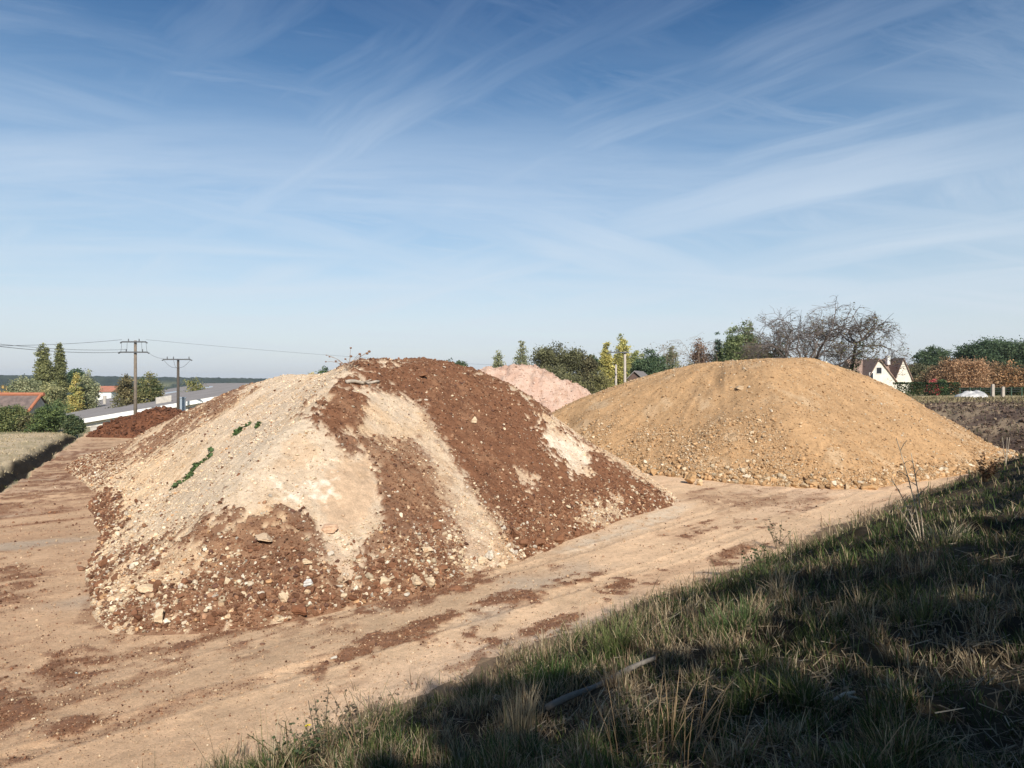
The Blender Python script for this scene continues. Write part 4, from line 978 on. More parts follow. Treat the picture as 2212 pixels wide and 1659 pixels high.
def tree(name, label, px, top, d, wpx, style, ca, cb, n=2600, cat='tree', low=.25, ls=None, bark=(.12,.095,.07), gz=None, group=None, fill=.5, clump=26):
    x = (px-CX)/F*d; g = float(land_z(np.array([x]), np.array([d]))[0]) if gz is None else gz
    h = zpix(top, d)-g; w_ = wpx*d/F/2; base = np.array((x, d, g)); ls = ls or d*.80/F; n = int(n*5.0)
    e = empty(name, label, cat, base, group); lobes = []
    if style == 'round':
        cz = g+h*(low+1)/2; hz = h*(1-low)/2
        lobes.append((x, d, cz, w_*.62, w_*.62, hz*.66))
        for k in range(11):
            a_ = k*2.4+rng.uniform(-.4, .4); u_ = rng.uniform(-.75, .8); rr2 = math.sqrt(max(.2, 1-abs(u_)**3)); s_ = rng.uniform(.30, .44)
            lobes.append((x+math.cos(a_)*rr2*w_*(1-s_*.9), d+math.sin(a_)*rr2*w_*.8*(1-s_), cz+u_*hz*(1-s_*.75), w_*s_, w_*s_, min(w_, hz)*s_))
        for k in (-.52, 0, .55): lobes.append((x+(k+rng.uniform(-.1, .1))*w_, d+rng.uniform(-.3, .3)*w_, g+h-hz*(.30+.28*abs(k)+rng.uniform(0, .12)), w_*.42, w_*.42, hz*.30))
    elif style == 'column':
        m_ = 15
        for k in range(m_):
            t = k/(m_-1); rz = h*(1-low)/m_*1.5; prof = math.sin(math.pi*(.2+.62*t))**.7*(1 if t < .55 else 1-.40*(t-.55)/.45)
            for q in range(2 if t < .8 else 1):
                lobes.append((x+rng.uniform(-.18, .18)*w_*prof, d+rng.uniform(-.2, .2)*w_, g+h*low+(h*(1-low)-rz)*t+rz*.45, w_*.84*prof, w_*.84*prof, rz))
    elif style == 'cone':
        for k in range(10):
            t = k/9; lobes.append((x, d, g+h*(low+(1-low)*(.06+.90*t)), w_*(1-.86*t**1.2), w_*(1-.86*t**1.2), h*.09))
    elif style == 'bush':
        for k in range(9):
            lobes.append((x+rng.uniform(-.62, .62)*w_, d+rng.uniform(-.4, .4)*w_, g+h*rng.uniform(.06, .66), w_*rng.uniform(.28, .42), w_*rng.uniform(.28, .42), h*rng.uniform(.22, .34)))
        lobes.append((x, d, g+h*.42, w_*.6, w_*.5, h*.45))
        lobes.append((x+rng.uniform(-.3, .3)*w_, d, g+h*.75, w_*.35, w_*.35, h*.25))
    tb = MB(); limbs(tb, base-np.array((0, 0, .3)), np.array((x, d, g+h*(.62 if style != 'column' else .9))), lobes if style in ('round', 'bush') else lobes[::3], max(.05, h*.022), bark)
    tb.build('trunk', M['bark'], e, True)
    lb = MB(); foliage(lb, lobes, n, ls, ca, cb, clump, fill); lb.build('crown', M['leaf'], e)
    return e
G1, G2 = (.030,.050,.018), (.095,.125,.038)        # mid green
D1, D2 = (.016,.034,.016), (.052,.082,.034)        # dark green
Y1, Y2 = (.14,.135,.030), (.30,.255,.055)          # yellowing poplar
O1, O2 = (.10,.060,.030), (.27,.150,.065)          # rust
P1_, P2_ = (.085,.10,.045), (.20,.195,.10)         # pale olive
B1, B2 = (.035,.034,.016), (.105,.085,.035)        # brownish green
# left distance
tree('poplar', 'tall dark poplar at far left, the left one of a touching pair', 45, 344, 105, 19, 'column', (.060,.068,.024), (.155,.155,.050), 3800, low=.10)
tree('poplar', 'slightly shorter dark poplar at far left, the right one of a touching pair', 60, 346.5, 106, 14, 'column', (.050,.060,.022), (.135,.135,.045), 3000, low=.10)
tree('tree', 'pale yellow-green tree in front of the foot of the left poplar', 49, 377, 95, 26, 'round', P1_, (.22,.20,.075), 2400, low=.02, gz=-5)
tree('tree', 'yellow-topped tree right of the poplar pair', 75.5, 375, 95, 17, 'column', (.09,.105,.025), (.32,.245,.05), 2200, low=.0, gz=-5)
tree('tree', 'pale green feathery tree between the yellow-topped tree and the red-roofed house', 88, 369, 98, 20, 'round', P1_, P2_, 2200, low=.05, gz=-5, fill=.3)
tree('tree', 'dark round tree top seen behind the poplars', 76, 367, 125, 17, 'round', D1, D2, 1500, low=.3)
tree('tree', 'pale olive tree low at the far left, left of the poplars', 27, 374, 100, 34, 'round', P1_, P2_, 2800, low=.0, gz=-5)
tree('tree', 'golden autumn tree cut by the left edge of the photo', 2, 383, 92, 18, 'round', (.22,.15,.035), (.42,.27,.06), 1400, low=.0, gz=-5)
tree('tree', 'dark green bush-like tree low between the poplars and the yellow tree', 61, 396, 88, 24, 'bush', G1, G2, 1800, gz=-4, cat='tree')
tree('tree', 'brownish green tree left of the nearer utility pole', 129, 375, 90, 22, 'round', B1, (.16,.125,.045), 2200, low=.05, gz=-5)
tree('tree', 'green and rust tree just right of the nearer utility pole', 148, 371, 88, 26, 'round', G1, (.15,.13,.04), 2600, low=.05, gz=-5)
tree('bush', 'low olive bush hugging the grey roof beside the red-roofed house', 116, 393, 86, 32, 'bush', B1, (.12,.11,.04), 1600, gz=-5, cat='bush')
tree('bush', 'rounded green and yellow bush behind the grey roof, right of the farther pole', 195, 378, 110, 32, 'bush', G1, (.16,.14,.035), 2400, gz=-4, cat='bush')
tree('bush', 'yellow bush top peeking over the pale crest', 312, 371, 70, 17, 'bush', (.14,.125,.04), (.34,.27,.08), 1300, cat='bush', gz=.5)
tree('bush', 'dense dark green bush top peeking over the pale crest', 326, 366.5, 66, 20, 'bush', D1, (.07,.11,.035), 2000, cat='bush', gz=.5)
tree('tree', 'oak top showing just above the brown crest, left of the other', 431, 358.5, 92, 20, 'round', G1, (.11,.115,.045), 1500, low=.4)
tree('tree', 'oak top showing just above the brown crest, right of the other', 452, 358.5, 90, 32, 'round', D1, (.08,.105,.04), 2000, low=.45, fill=.3)
# shrubs along the end of the dry field
for px, top, wpx, lab, a_, b_ in ((12, 405, 40, 'broad green shrub at the end of the dry field, at the left photo edge', G1, (.12,.125,.035)),
                                  (46, 404.5, 38, 'tall bright green shrub at the end of the dry field', D1, (.095,.125,.03)),
                                  (74, 415, 24, 'low dark shrub at the corner of the dry field beside the white wall', D1, (.07,.085,.03)),
                                  (30, 414, 26, 'low olive shrub between the two larger shrubs of the dry field', B1, (.12,.11,.04))):
    tree('shrub', lab, px, top, 56 if px != 78 else 58, wpx, 'bush', a_, b_, 2400, cat='shrub', gz=.1)
# centre
tree('sapling', 'thin pale sapling behind the left end of the pink heap', 498, 351, 82, 28, 'cone', P1_, (.17,.165,.08), 1500, low=.1, clump=9)
tree('sapling', 'thin pale sapling left of the big oak', 522, 343, 80, 34, 'cone', P1_, (.16,.15,.075), 1900, low=.1, clump=9)
tree('oak_tree', 'big olive-green oak behind the pink heap', 558, 339, 74, 50, 'round', B1, (.11,.11,.045), 5200, low=.12, fill=.35)
tree('oak_tree', 'brownish oak right of the big olive-green oak', 583, 347, 76, 30, 'round', B1, (.10,.088,.04), 3000, low=.1, fill=.35)
tree('bush', 'wide olive bush in the gap between the pink and ochre heaps', 580, 374, 62, 56, 'bush', B1, (.125,.12,.04), 3600, cat='bush', gz=.2)
tree('bush', 'yellow-green bush above the left shoulder of the ochre heap', 602, 371, 66, 34, 'bush', B1, (.16,.15,.045), 2200, cat='bush', gz=.2)
tree('tree', 'dark tree squeezed between the oaks and the yellow poplars', 592, 353, 100, 16, 'round', D1, D2, 1200, low=.2)
tree('poplar', 'narrow yellow poplar, the left one of the yellow pair', 606, 340, 95, 15, 'column', Y1, Y2, 2600, low=.08)
tree('poplar', 'taller yellow-green poplar, the right one of the yellow pair', 622, 337, 96, 24, 'column', (.11,.12,.03), Y2, 3600, low=.08)
tree('tree', 'yellow-green tree behind the right yellow poplar', 636, 350, 105, 18, 'round', (.09,.11,.03), (.20,.20,.06), 1500, low=.1)
tree('oak_tree', 'dark green oak right of the yellow poplars', 649, 348, 85, 36, 'round', D1, (.072,.105,.045), 3000, low=.1, fill=.35)
tree('tree', 'thin grey-green tree between the dark oak and the birch', 671, 346, 92, 16, 'round', P1_, (.17,.17,.10), 900, low=.2, fill=.2, clump=12)
tree('bush', 'green bush below the thin grey-green tree', 668, 362, 88, 30, 'bush', G1, (.10,.115,.045), 1600, cat='bush')
tree('shrub', 'reddish brown leafless shrub behind the white birch trunks', 703, 341, 90, 26, 'bush', (.075,.045,.030), (.16,.095,.060), 2000, cat='shrub')
tree('cypress_tree', 'narrow blue-green cypress left of the green poplar', 718, 335, 88, 17, 'cone', (.020,.042,.030), (.075,.115,.080), 2600, low=.0, fill=.7)
tree('poplar', 'broad green poplar with two tips left of the bare tree', 733, 327, 86, 34, 'column', G1, (.135,.155,.05), 5200, low=.05)
tree('poplar', 'second green poplar tip close to the first, right beside it', 747, 323.5, 87, 34, 'column', G1, (.125,.145,.055), 5200, low=.05)
tree('tree', 'olive green tree at the right foot of the green poplars', 757, 343, 84, 28, 'round', B1, (.12,.115,.045), 2200, low=.05)
tree('ivy_bush', 'dark ivy-covered thicket left of the bare tree trunk', 780, 342, 72, 36, 'bush', (.018,.030,.012), (.085,.075,.030), 3600, cat='thicket')
for px, top, d_, wp, a_, b_, lab in ((515, 372, 70, 40, B1, (.12,.115,.045), 'low olive bush right behind the pink heap, below the saplings'), (545, 366, 68, 44, B1, (.105,.10,.04), 'dark olive bush below the big oak'),
        (640, 364, 90, 40, D1, G2, 'dark bush in front of the dark oak by the shed'), (686, 360, 82, 44, B1, (.125,.115,.05), 'brown-green bush below the birch'), (762, 352, 74, 40, B1, (.13,.115,.045), 'brown-green thicket at the left foot of the bare tree'),
        (820, 362, 76, 50, B1, (.10,.10,.04), 'low dark bush under the right side of the bare tree'), (846, 368, 78, 40, (.05,.042,.026), (.13,.11,.055), 'low dry bush between the bare trees')):
    tree('bush', lab, px, top, d_, wp, 'bush', a_, b_, 1900, cat='bush')
# right distance
tree('tree', 'dark green tree behind the orange trees, nearer the white house', 934, 347, 140, 38, 'round', D1, (.055,.080,.032), 3400, low=.1)
tree('tree', 'low olive tree between the white house and the orange trees', 918, 363, 115, 30, 'round', B1, (.085,.085,.035), 2000, low=.0)
tree('tree', 'big dark green tree at the right, left half of the tallest group', 986, 337, 130, 56, 'round', D1, (.048,.075,.032), 4600, low=.1)
tree('tree', 'big dark green tree cut by the right edge of the photo', 1021, 339, 128, 56, 'round', D1, (.055,.080,.033), 4200, low=.1)
tree('tree', 'small round dark tree left of the tallest dark group', 967, 343, 132, 24, 'round', D1, G2, 1600, low=.2)
tree('cherry_tree', 'wide orange-leaved tree behind the hedge', 964, 357.5, 95, 64, 'bush', O1, O2, 4200, gz=2.0)
tree('cherry_tree', 'russet tree filling the gap between the two larger orange trees', 990, 361, 97, 44, 'bush', (.09,.055,.03), (.24,.145,.065), 3000, gz=2.0)
tree('cherry_tree', 'rust and olive tree behind the hedge at the right edge', 1010, 361, 96, 48, 'bush', B1, (.26,.135,.05), 3400, gz=2.0)
tree('tree', 'muted brown-green tree between the house and the wide orange tree', 930, 367, 98, 34, 'bush', B1, (.19,.125,.055), 2400, gz=2.0)
tree('bush', 'bush with crimson flowers behind the trimmed hedge', 934, 379, 88, 13, 'bush', (.20,.03,.03), (.30,.05,.05), 400, cat='bush', gz=2.2)
tree('bush', 'small clipped round green bush behind the trimmed hedge', 944, 379, 88, 9, 'bush', G1, (.10,.16,.05), 500, cat='bush', gz=2.2)
def hedge(px0, px1, top, d, ca, cb, label):
    x0, x1 = at(px0, d)[0], at(px1, d)[0]; g = float(land_z(np.array([(x0+x1)/2]), np.array([d]))[0]); zt = zpix(top, d); n = int((x1-x0)*520)
    lb = MB(); P = np.stack([rng.uniform(x0, x1, n), d+rng.uniform(-.45, .45, n), g+(zt-g)*rng.random(n)], 1)
    k = rng.random(n); P[k < .35, 1] = d-.45; P[(k > .35) & (k < .65), 2] = zt
    P += rng.normal(size=P.shape)*.05
    leafquads(lb, P, rng.uniform(.07, .14, n), lerp(ca, cb, np.clip(fbm(P[:, 0], P[:, 2], .5, 3, 7)*.8+.5, 0, 1)))
    return tag(lb.build('hedge', M['leaf'], None, False, ((x0+x1)/2, d, g)), label, 'hedge')
hedge(895, 922, 383, 84, D1, (.062,.095,.03), 'clipped green hedge block under the white house')
hedge(923.5, 936, 383.3, 84.3, D1, (.07,.09,.03), 'narrow clipped hedge block right of the house')
hedge(937, 958.5, 383, 84, D1, (.062,.10,.03), 'clipped hedge block below the wide orange tree')
hedge(960, 1007, 388.5, 86, D1, (.055,.085,.028), 'long low clipped hedge below the orange trees')
hedge(1008, 1032, 388, 85.5, D1, (.06,.09,.03), 'low clipped hedge at the right edge of the photo')

# bare trees
def bare(name, label, p0, segs, depth, lcol, ivy=None, leafn=400, seed=1, spread=1.0, twig=.02, ltop=9.0, kid=1.0):
    r = np.random.default_rng(seed); e = empty(name, label, 'tree', p0); tb = MB(); ends = []
    def grow(p, dr, L, rad_, lev):
        n = 4; pts = [p]; dd = dr.copy()
        for k in range(n):
            dd = dd+r.normal(size=3)*.17+np.array((0, 0, .02 if lev < 3 else -.05)); dd /= np.linalg.norm(dd); pts.append(pts[-1]+dd*L/n)
        tb.tube(pts, np.linspace(rad_, rad_*.62, n+1), 6 if lev < 2 else 3, (.115,.095,.085) if lev else (.10,.082,.068), cap=False)
        ends.append((lev, pts[-1])); ends.append((lev, pts[2]))
        if lev >= depth: return
        nb = (3 if lev < 2 else 4) if lev < depth-1 else 5
        for k in range(nb):
            f_ = 1 if k < 2 else r.uniform(.35, .9); q = pts[int(round(f_*n))]
            a_ = r.uniform(0, 6.28); s_ = r.uniform(.55, 1.05)*spread; side = np.cross(dd, (math.cos(a_), math.sin(a_), .3)); side /= np.linalg.norm(side)+1e-6
            nd = dd*math.cos(s_)+side*math.sin(s_); nd[2] = nd[2]*.72+.08; nd /= np.linalg.norm(nd)
            if q[2]+nd[2]*L*.7 > ltop: nd[2] *= .15
            grow(q, nd, L*r.uniform(.62, .84)*(kid if lev == 0 and L > 3.2 else 1), max(rad_*.56, twig), lev+1)
    for (p, dr, L, rad_) in segs:
        dr = np.array(dr, float); grow(np.array(p, float), dr/np.linalg.norm(dr), L, rad_, 0)
    tb.build('trunk', M['bark'], e, False)
    tips = np.array([q for lv, q in ends if lv >= depth-1]); k = r.integers(0, len(tips), leafn)
    lb = MB(); leafquads(lb, tips[k]+r.normal(size=(leafn, 3))*.18, rng.uniform(.06, .12, leafn), pal(leafn, lcol, [1]*len(lcol))); lb.build('crown', M['leaf'], e)
    if ivy is not None:
        ib = MB()
        for (a_, b_, rad_, n) in ivy:
            t = rng.random((n, 1)); P = np.array(a_)*(1-t)+np.array(b_)*t; an = rng.uniform(0, 6.28, n); P = P+np.stack([np.cos(an), np.sin(an), np.zeros(n)], 1)*rad_*rng.uniform(.5, 1.15, (n, 1))*(1-.35*t)
            leafquads(ib, P, rng.uniform(.07, .13, n), lerp((.018,.036,.012), (.085,.115,.032), rng.random(n)))
        ib.build('ivy', M['leaf'], e)
    return e
d = 70; p = at(803, d); p[2] = float(land_z(p[:1], p[1:2])[0]); zt = zpix(344, d)
bare('bare_tree', 'large wide-crowned bare tree rising behind the crest of the ochre heap', p,
     [(p, (0, 0, 1), 4.3, .30), (p+(0, 0, 4.0), (-.75, .1, .8), 2.9, .16), (p+(0, 0, 4.1), (.8, -.1, .62), 2.9, .16), (p+(0, 0, 4.2), (-.1, .5, 1), 2.8, .15), (p+(0, 0, 3.8), (-.9, -.4, .45), 2.9, .12), (p+(0, 0, 3.3), (.9, .3, .35), 2.6, .11)],
     5, [(.16,.10,.045), (.20,.15,.06), (.10,.105,.035)], [(p, p+(0, 0, 5.4), .45, 900)], 1900, 4, .9, .012, zpix(309, d))
d = 68; p = at(847, d); p[2] = float(land_z(p[:1], p[1:2])[0]); q = np.array((at(862, d)[0], d, zpix(341, d)))
bare('bare_tree', 'gnarled leaning bare tree with an ivy-wrapped trunk in front of the white house', p,
     [(p, q-p, np.linalg.norm(q-p), .22), (q, (.75, 0, .7), 1.5, .10), (q, (-.1, .2, 1), 1.45, .09), (q-(0, 0, .5), (1, .1, .2), 1.9, .08), (q-(0, 0, 1.5), (1, -.2, -.05), 1.8, .06)],
     4, [(.17,.13,.055), (.13,.13,.05), (.20,.11,.05)], [(p, q, .42, 800)], 800, 9, .95, .010, zpix(318, d), .45)
d = 67; p = at(831, d); p[2] = float(land_z(p[:1], p[1:2])[0])
bare('bare_tree', 'slim dark bare tree leaning right between the two larger bare trees', p,
     [(p, (.35, 0, 1), 4.6, .17), (p+(1.3, 0, 3.6), (.5, .1, .8), 1.8, .08), (p+(.9, 0, 3.0), (-.7, .2, .6), 1.9, .07), (p+(.4, 0, 2.4), (-.9, 0, .3), 2.1, .06)],
     4, [(.13,.14,.05), (.17,.13,.05)], [(p-(.6, 0, 0), p-(.5, 0, -2.6), .9, 500)], 900, 14, .9, .010, zpix(340, d), .5)
d = 86; p = at(690, d); p[2] = float(land_z(p[:1], p[1:2])[0])
def birch():
    e = bare('birch_tree', 'weeping birch with white trunks left of the reddish shrub', p, [(p, (.22, 0, 1), 4.3, .13), (p-(.3, 0, 0), (-.25, .1, 1), 4.4, .12), (p+(.5, .2, 0), (.5, .1, 1), 3.6, .10)], 4,
             [(.20,.14,.07), (.16,.13,.07)], None, 1300, 21, .75, .010, zpix(340, 86))
    for ch in e.children:
        if ch.name.startswith('trunk'):
            ch.data.materials[0] = M['paint'] if False else M['bark']; a_ = ch.data.color_attributes['Col']; c4 = np.empty(len(ch.data.vertices)*4, np.float32); a_.data.foreach_get('color', c4); c4 = c4.reshape(-1, 4)
            co = np.empty(len(ch.data.vertices)*3, np.float32); ch.data.vertices.foreach_get('co', co); low_ = co.reshape(-1, 3)[:, 2] < 6.2
            c4[:, :3] = np.where(low_[:, None], (.42,.39,.35), (.20,.15,.11)); a_.data.foreach_set('color', c4.ravel())
birch()

# ------------------------------------------------------------------ far woods on the skyline
az = np.radians(np.arange(-60, 60, .07)); V = []; cols = []
tt = np.linspace(0, 1, 26)
top = np.interp(np.degrees(az), [-60, -40, -30, -22, -12, 0, 20, 60], [22, 20, 17, 14.5, 12, 10, 10, 12])
AZ, T = np.meshgrid(az, tt, indexing='ij'); D_ = 1150+T*900
Zs = -16+(top[:, None]+18)*sst(T, 0, .55)+0*T
bump = fbm(AZ*1700, D_, 16, 3, 301)*3.0+fbm(AZ*1700, D_, 6, 2, 302)*1.2
fieldm = sst(fbm(AZ*1700, D_*.5, 120, 2, 303), .22, .35)*sst(T, .40, .25)
Zs = Zs+bump*(1-fieldm)*sst(T, 0, .1)
cc = lerp((.018,.032,.022), (.042,.056,.032), sst(fbm(AZ*1700, D_, 30, 3, 304), -.4, .5)); cc = lerp(cc, (.20,.20,.10), fieldm)
idx = np.arange(AZ.size).reshape(AZ.shape); q_ = np.stack([idx[:-1, :-1], idx[:-1, 1:], idx[1:, 1:], idx[1:, :-1]], -1).reshape(-1, 4)
o = mesh_obj('wooded_hills', np.stack([np.sin(AZ)*D_, np.cos(AZ)*D_, Zs], -1).reshape(-1, 3), [q_], M['hills'], None, cc.reshape(-1, 3), True); tag(o, kind='structure')
# hedgerows and copses in the valley
for k, (px, py, d, wpx) in enumerate(((30, 396, 330, 50), (110, 393, 420, 46), (160, 394, 380, 40), (205, 391, 520, 44))):
    tree('copse', ['far dark copse at the left photo edge', 'far copse behind the red-roofed house', 'far copse behind the two utility poles', 'far copse beyond the ridge of the grey roof'][k], px, py-3, d, wpx, 'bush', D1, (.075,.09,.04), 1500, cat='copse')

# ------------------------------------------------------------------ buildings
def poly_part(name, quads, mat, parent, thick=None):
    mb = MB()
    for q_ in quads: mb.quad(np.array(q_, float))
    return mb.build(name, mat, parent)
def ray_plane(px, py, p0, n):
    dr = np.array(((px-CX)/F, 1.0, (CY-py)/F)); o_ = np.array((0, 0, H)); return o_+dr*(np.dot(p0-o_, n)/np.dot(dr, n))
# long warehouse
A = np.array((-42.8, 66.0, .15)); g = np.array((.866, .5, 0)); r_ = np.array((-.5, .866, 0)); N = A+g*22+(0, 0, 3.8); E_ = A+g*44; Lb = 100; zb = -5.0
W = empty('warehouse', 'long low warehouse with a grey felt roof and white gable wall', 'warehouse', (A[0], A[1], zb))
mb = MB(); lo = lambda v: np.array((v[0], v[1], zb))
mb.add([lo(A), lo(E_), E_, N, A], [[(0, 1, 2, 3, 4)]]); mb.add([lo(A), A, A+r_*Lb, lo(A+r_*Lb)], [[(0, 1, 2, 3)]]); mb.add([lo(E_), lo(E_+r_*Lb), E_+r_*Lb, E_], [[(0, 1, 2, 3)]])
mb.add([lo(A+r_*Lb), A+r_*Lb, N+r_*Lb, E_+r_*Lb, lo(E_+r_*Lb)], [[(0, 1, 2, 3, 4)]]); mb.build('wall', M['plaster'], W)
up = np.array((0, 0, .22)); ov = -r_*.35
rf = MB(); slope = (N-A)/np.linalg.norm(N-A); nrm = np.cross(slope, r_); nrm = nrm if nrm[2] > 0 else -nrm
for a_, b_ in ((A-slope*.5, N), (N, E_+(E_-N)/np.linalg.norm(E_-N)*.5)):
    T_ = [a_+ov+up, b_+ov+up, b_+r_*Lb+up, a_+r_*Lb+up]; B_ = [v-np.array((0, 0, .16)) for v in T_]
    rf.add(T_+B_, [[(0, 1, 2, 3), (7, 6, 5, 4), (0, 4, 5, 1), (1, 5, 6, 2), (2, 6, 7, 3), (3, 7, 4, 0)]])
ro = rf.build('roof', M['felt'], W)
vg = MB()
for a_, b_ in ((A-slope*.5, N), (N, E_)):
    T_ = [a_+ov*1.15+up*1.25, b_+ov*1.15+up*1.25]; vg.add([T_[0], T_[1], T_[1]-(0, 0, .42), T_[0]-(0, 0, .42), T_[0]+r_*.05, T_[1]+r_*.05, T_[1]+r_*.05-(0, 0, .42), T_[0]+r_*.05-(0, 0, .42)], [[(0, 3, 2, 1), (4, 5, 6, 7), (0, 1, 5, 4), (2, 3, 7, 6)]])
vg.build('verge_board', M['paint'], W)
fb = MB(); a_, b_ = A, N; fb.add([a_-r_*.03-(0, 0, .42), b_-r_*.03-(0, 0, .42), b_-r_*.03-(0, 0, .54), a_-r_*.03-(0, 0, .54)], [[(0, 1, 2, 3)]]); fb.build('shadow_strip', M['darkmetal'], W)  # flat dark strip stands in for the shadow below the verge
P0_ = A+up; 
def on_roof(px, py): return ray_plane(px, py, P0_, nrm)
def roof_box(name, px, py, w_, l_, h_, mat, parent=ro, lab=None):
    c = on_roof(px, py); mb = MB(); s_ = [(-w_/2, -l_/2), (w_/2, -l_/2), (w_/2, l_/2), (-w_/2, l_/2)]
    b0 = [c+slope*a_+r_*b_-nrm*.05 for a_, b_ in s_]; b1 = [v+np.array((0, 0, h_)) for v in b0]
    mb.add(b0+b1, [[(3, 2, 1, 0), (4, 5, 6, 7), (0, 1, 5, 4), (1, 2, 6, 5), (2, 3, 7, 6), (3, 0, 4, 7)]])
    return mb.build(name, mat, parent)
roof_box('roof_vent', 163, 402.5, 1.6, 1.8, .75, M['concrete']); roof_box('roof_vent', 131, 401.5, .9, 1.6, .6, M['concrete'])
roof_box('skylight', 169, 393, 2.2, 4.0, .18, M['zinc']); roof_box('skylight', 205, 388, 2.0, 4.0, .18, M['zinc'])
roof_box('felt_patch', 83, 411, 3.6, 9.0, .03, M['feltlight']); roof_box('felt_patch', 120, 409, 5, .5, .035, M['feltlight'])
c = on_roof(104.5, 404); mb = MB(); mb.tube([c-(0, 0, .2), c+(0, 0, 1.35)], .26, 10); ch = mb.build('chimney_pipe', M['concrete'], ro)
c = A+g*26.2-r_*.5; mb = MB(); mb.tube([(c[0], c[1], -2), (c[0], c[1], 3.0)], .34, 10); mb.tube([(c[0], c[1], 3.0), (c[0], c[1], 3.25)], .42, 10); 
q_ = at(182.5, 68.5); mb2 = MB(); mb2.tube([(q_[0], q_[1], -1.5), (q_[0], q_[1], zpix(397.5, 68.5))], .28, 10); mb2.tube([(q_[0], q_[1], zpix(398.5, 68.5)), (q_[0], q_[1], zpix(397, 68.5))], .34, 10)
mb2.build('flue', M['zinc'], W)
# low lean-to with a blue sheet
lt = MB(); a0 = A+r_*28; l0 = a0-g*9-(0, 0, .3); l1 = A+r_*99-g*9-(0, 0, .3); b0 = A+r_*99-g*.02; a0 = a0-g*.02
lt.add([l0, a0-(0, 0, .1), b0-(0, 0, .1), l1, lo(l0), lo(a0), lo(b0), lo(l1)], [[(0, 1, 2, 3), (4, 7, 6, 5), (0, 4, 5, 1), (3, 2, 6, 7), (0, 3, 7, 4)]]); lt.build('lean_to', M['feltlight'], W)
pz = np.array((0, 0, .12)); qs = [ray_plane(px, py, pz, np.array((0, 0, 1.0))) for px, py in ((55.5, 409.5), (67, 408.5), (67.5, 406), (58, 406.3))]
mb = MB(); mb.add(np.concatenate([qs, np.array(qs)-(0, 0, .1)]), [[(0, 1, 2, 3), (0, 4, 5, 1), (1, 5, 6, 2), (2, 6, 7, 3), (3, 7, 4, 0)]]); tag(mb.build('tarpaulin', M['blue'], None, False, qs[0]), 'blue tarpaulin spread on the low roof left of the warehouse', 'tarpaulin')
# tiled shed at the left edge
d = 70; x0, x1 = at(-30, d)[0], at(43, d+1.7)[0]; zr, ze = zpix(394.5, d+1.7), zpix(411.5, d)
S = empty('tiled_shed', 'old shed with weathered tiles and an orange ridge at the left edge', 'shed', ((x0+x1)/2, d, -2))
mb = MB(); mb.box(x0, x1-.4, d+.25, d+3.2, -3, ze); mb.add([(x1-.4, d+.25, ze), (x1-.4, d+3.2, ze), (x1-.4, d+1.7, zr-.12)], [[(0, 1, 2)]]); mb.build('wall', M['concrete'], S)
def corr(xa, xb, yA, zA, yB, zB, mat, name, parent, n=46):
    xs = np.linspace(xa, xb, n*2+1); o_ = .035*np.where(np.arange(n*2+1) % 2, 1, -1); rows = 12; V = []
    for k in range(rows+1):
        t = k/rows
        for s_, xx in zip(o_, xs): V.append((xx, yA+(yB-yA)*t, zA+(zB-zA)*t+s_+.03*((k % 2)-.5)))
    nn = n*2+1; i_ = np.arange(rows)[:, None]*nn; j_ = np.arange(nn-1)[None]; q_ = np.stack([i_+j_, i_+j_+1, i_+nn+j_+1, i_+nn+j_], -1).reshape(-1, 4)
    return mesh_obj(name, V, [q_], mat, parent)
rs_ = corr(x0, x1-.3, d-.3, ze-.1, d+1.7, zr, M['shedroof'], 'roof', S); corr(x0, x1-.3, d+3.8, ze-.1, d+1.7, zr, M['shedroof'], 'roof', S)
mb = MB(); mb.tube([(x0, d+1.7, zr+.02), (x1+.1, d+1.7, zr+.02)], .20, 8); mb.build('ridge_tiles', M['orange'], S)
mb = MB(); mb.tube([(x1-.15, d-.4, ze-.05), (x1-.15, d+1.7, zr+.08)], .15, 8); mb.build('verge_tiles', M['orange'], S)
# far house with the red roof
d = 200; Hs = empty('red_roof_house', 'distant white house with a red tiled roof left of the nearer pole', 'house', at(101, d, -9))
x0, x1 = at(91.5, d)[0], at(111, d)[0]; mb = MB(); mb.box(x0, x1, d, d+8, -9, zpix(391.5, d)); mb.build('wall', M['paint'], Hs)
zr, ze = zpix(386, d), zpix(391.8, d); mb = MB(); mb.add([(x0-.4, d-.4, ze), (x1+.4, d-.4, ze), (x1+.4, d+4, zr), (x0-.4, d+4, zr), (x0-.4, d+8.4, ze), (x1+.4, d+8.4, ze)], [[(0, 1, 2, 3), (3, 2, 5, 4)], [(0, 3, 4), (1, 5, 2)]]); mb.build('roof', M['roofred'], Hs)
mb = MB()
for xx in (x0+1.3, x0+3.6): mb.box(xx, xx+.7, d-.04, d+.02, -2.5, -1)
mb.build('window', M['glass'], Hs)
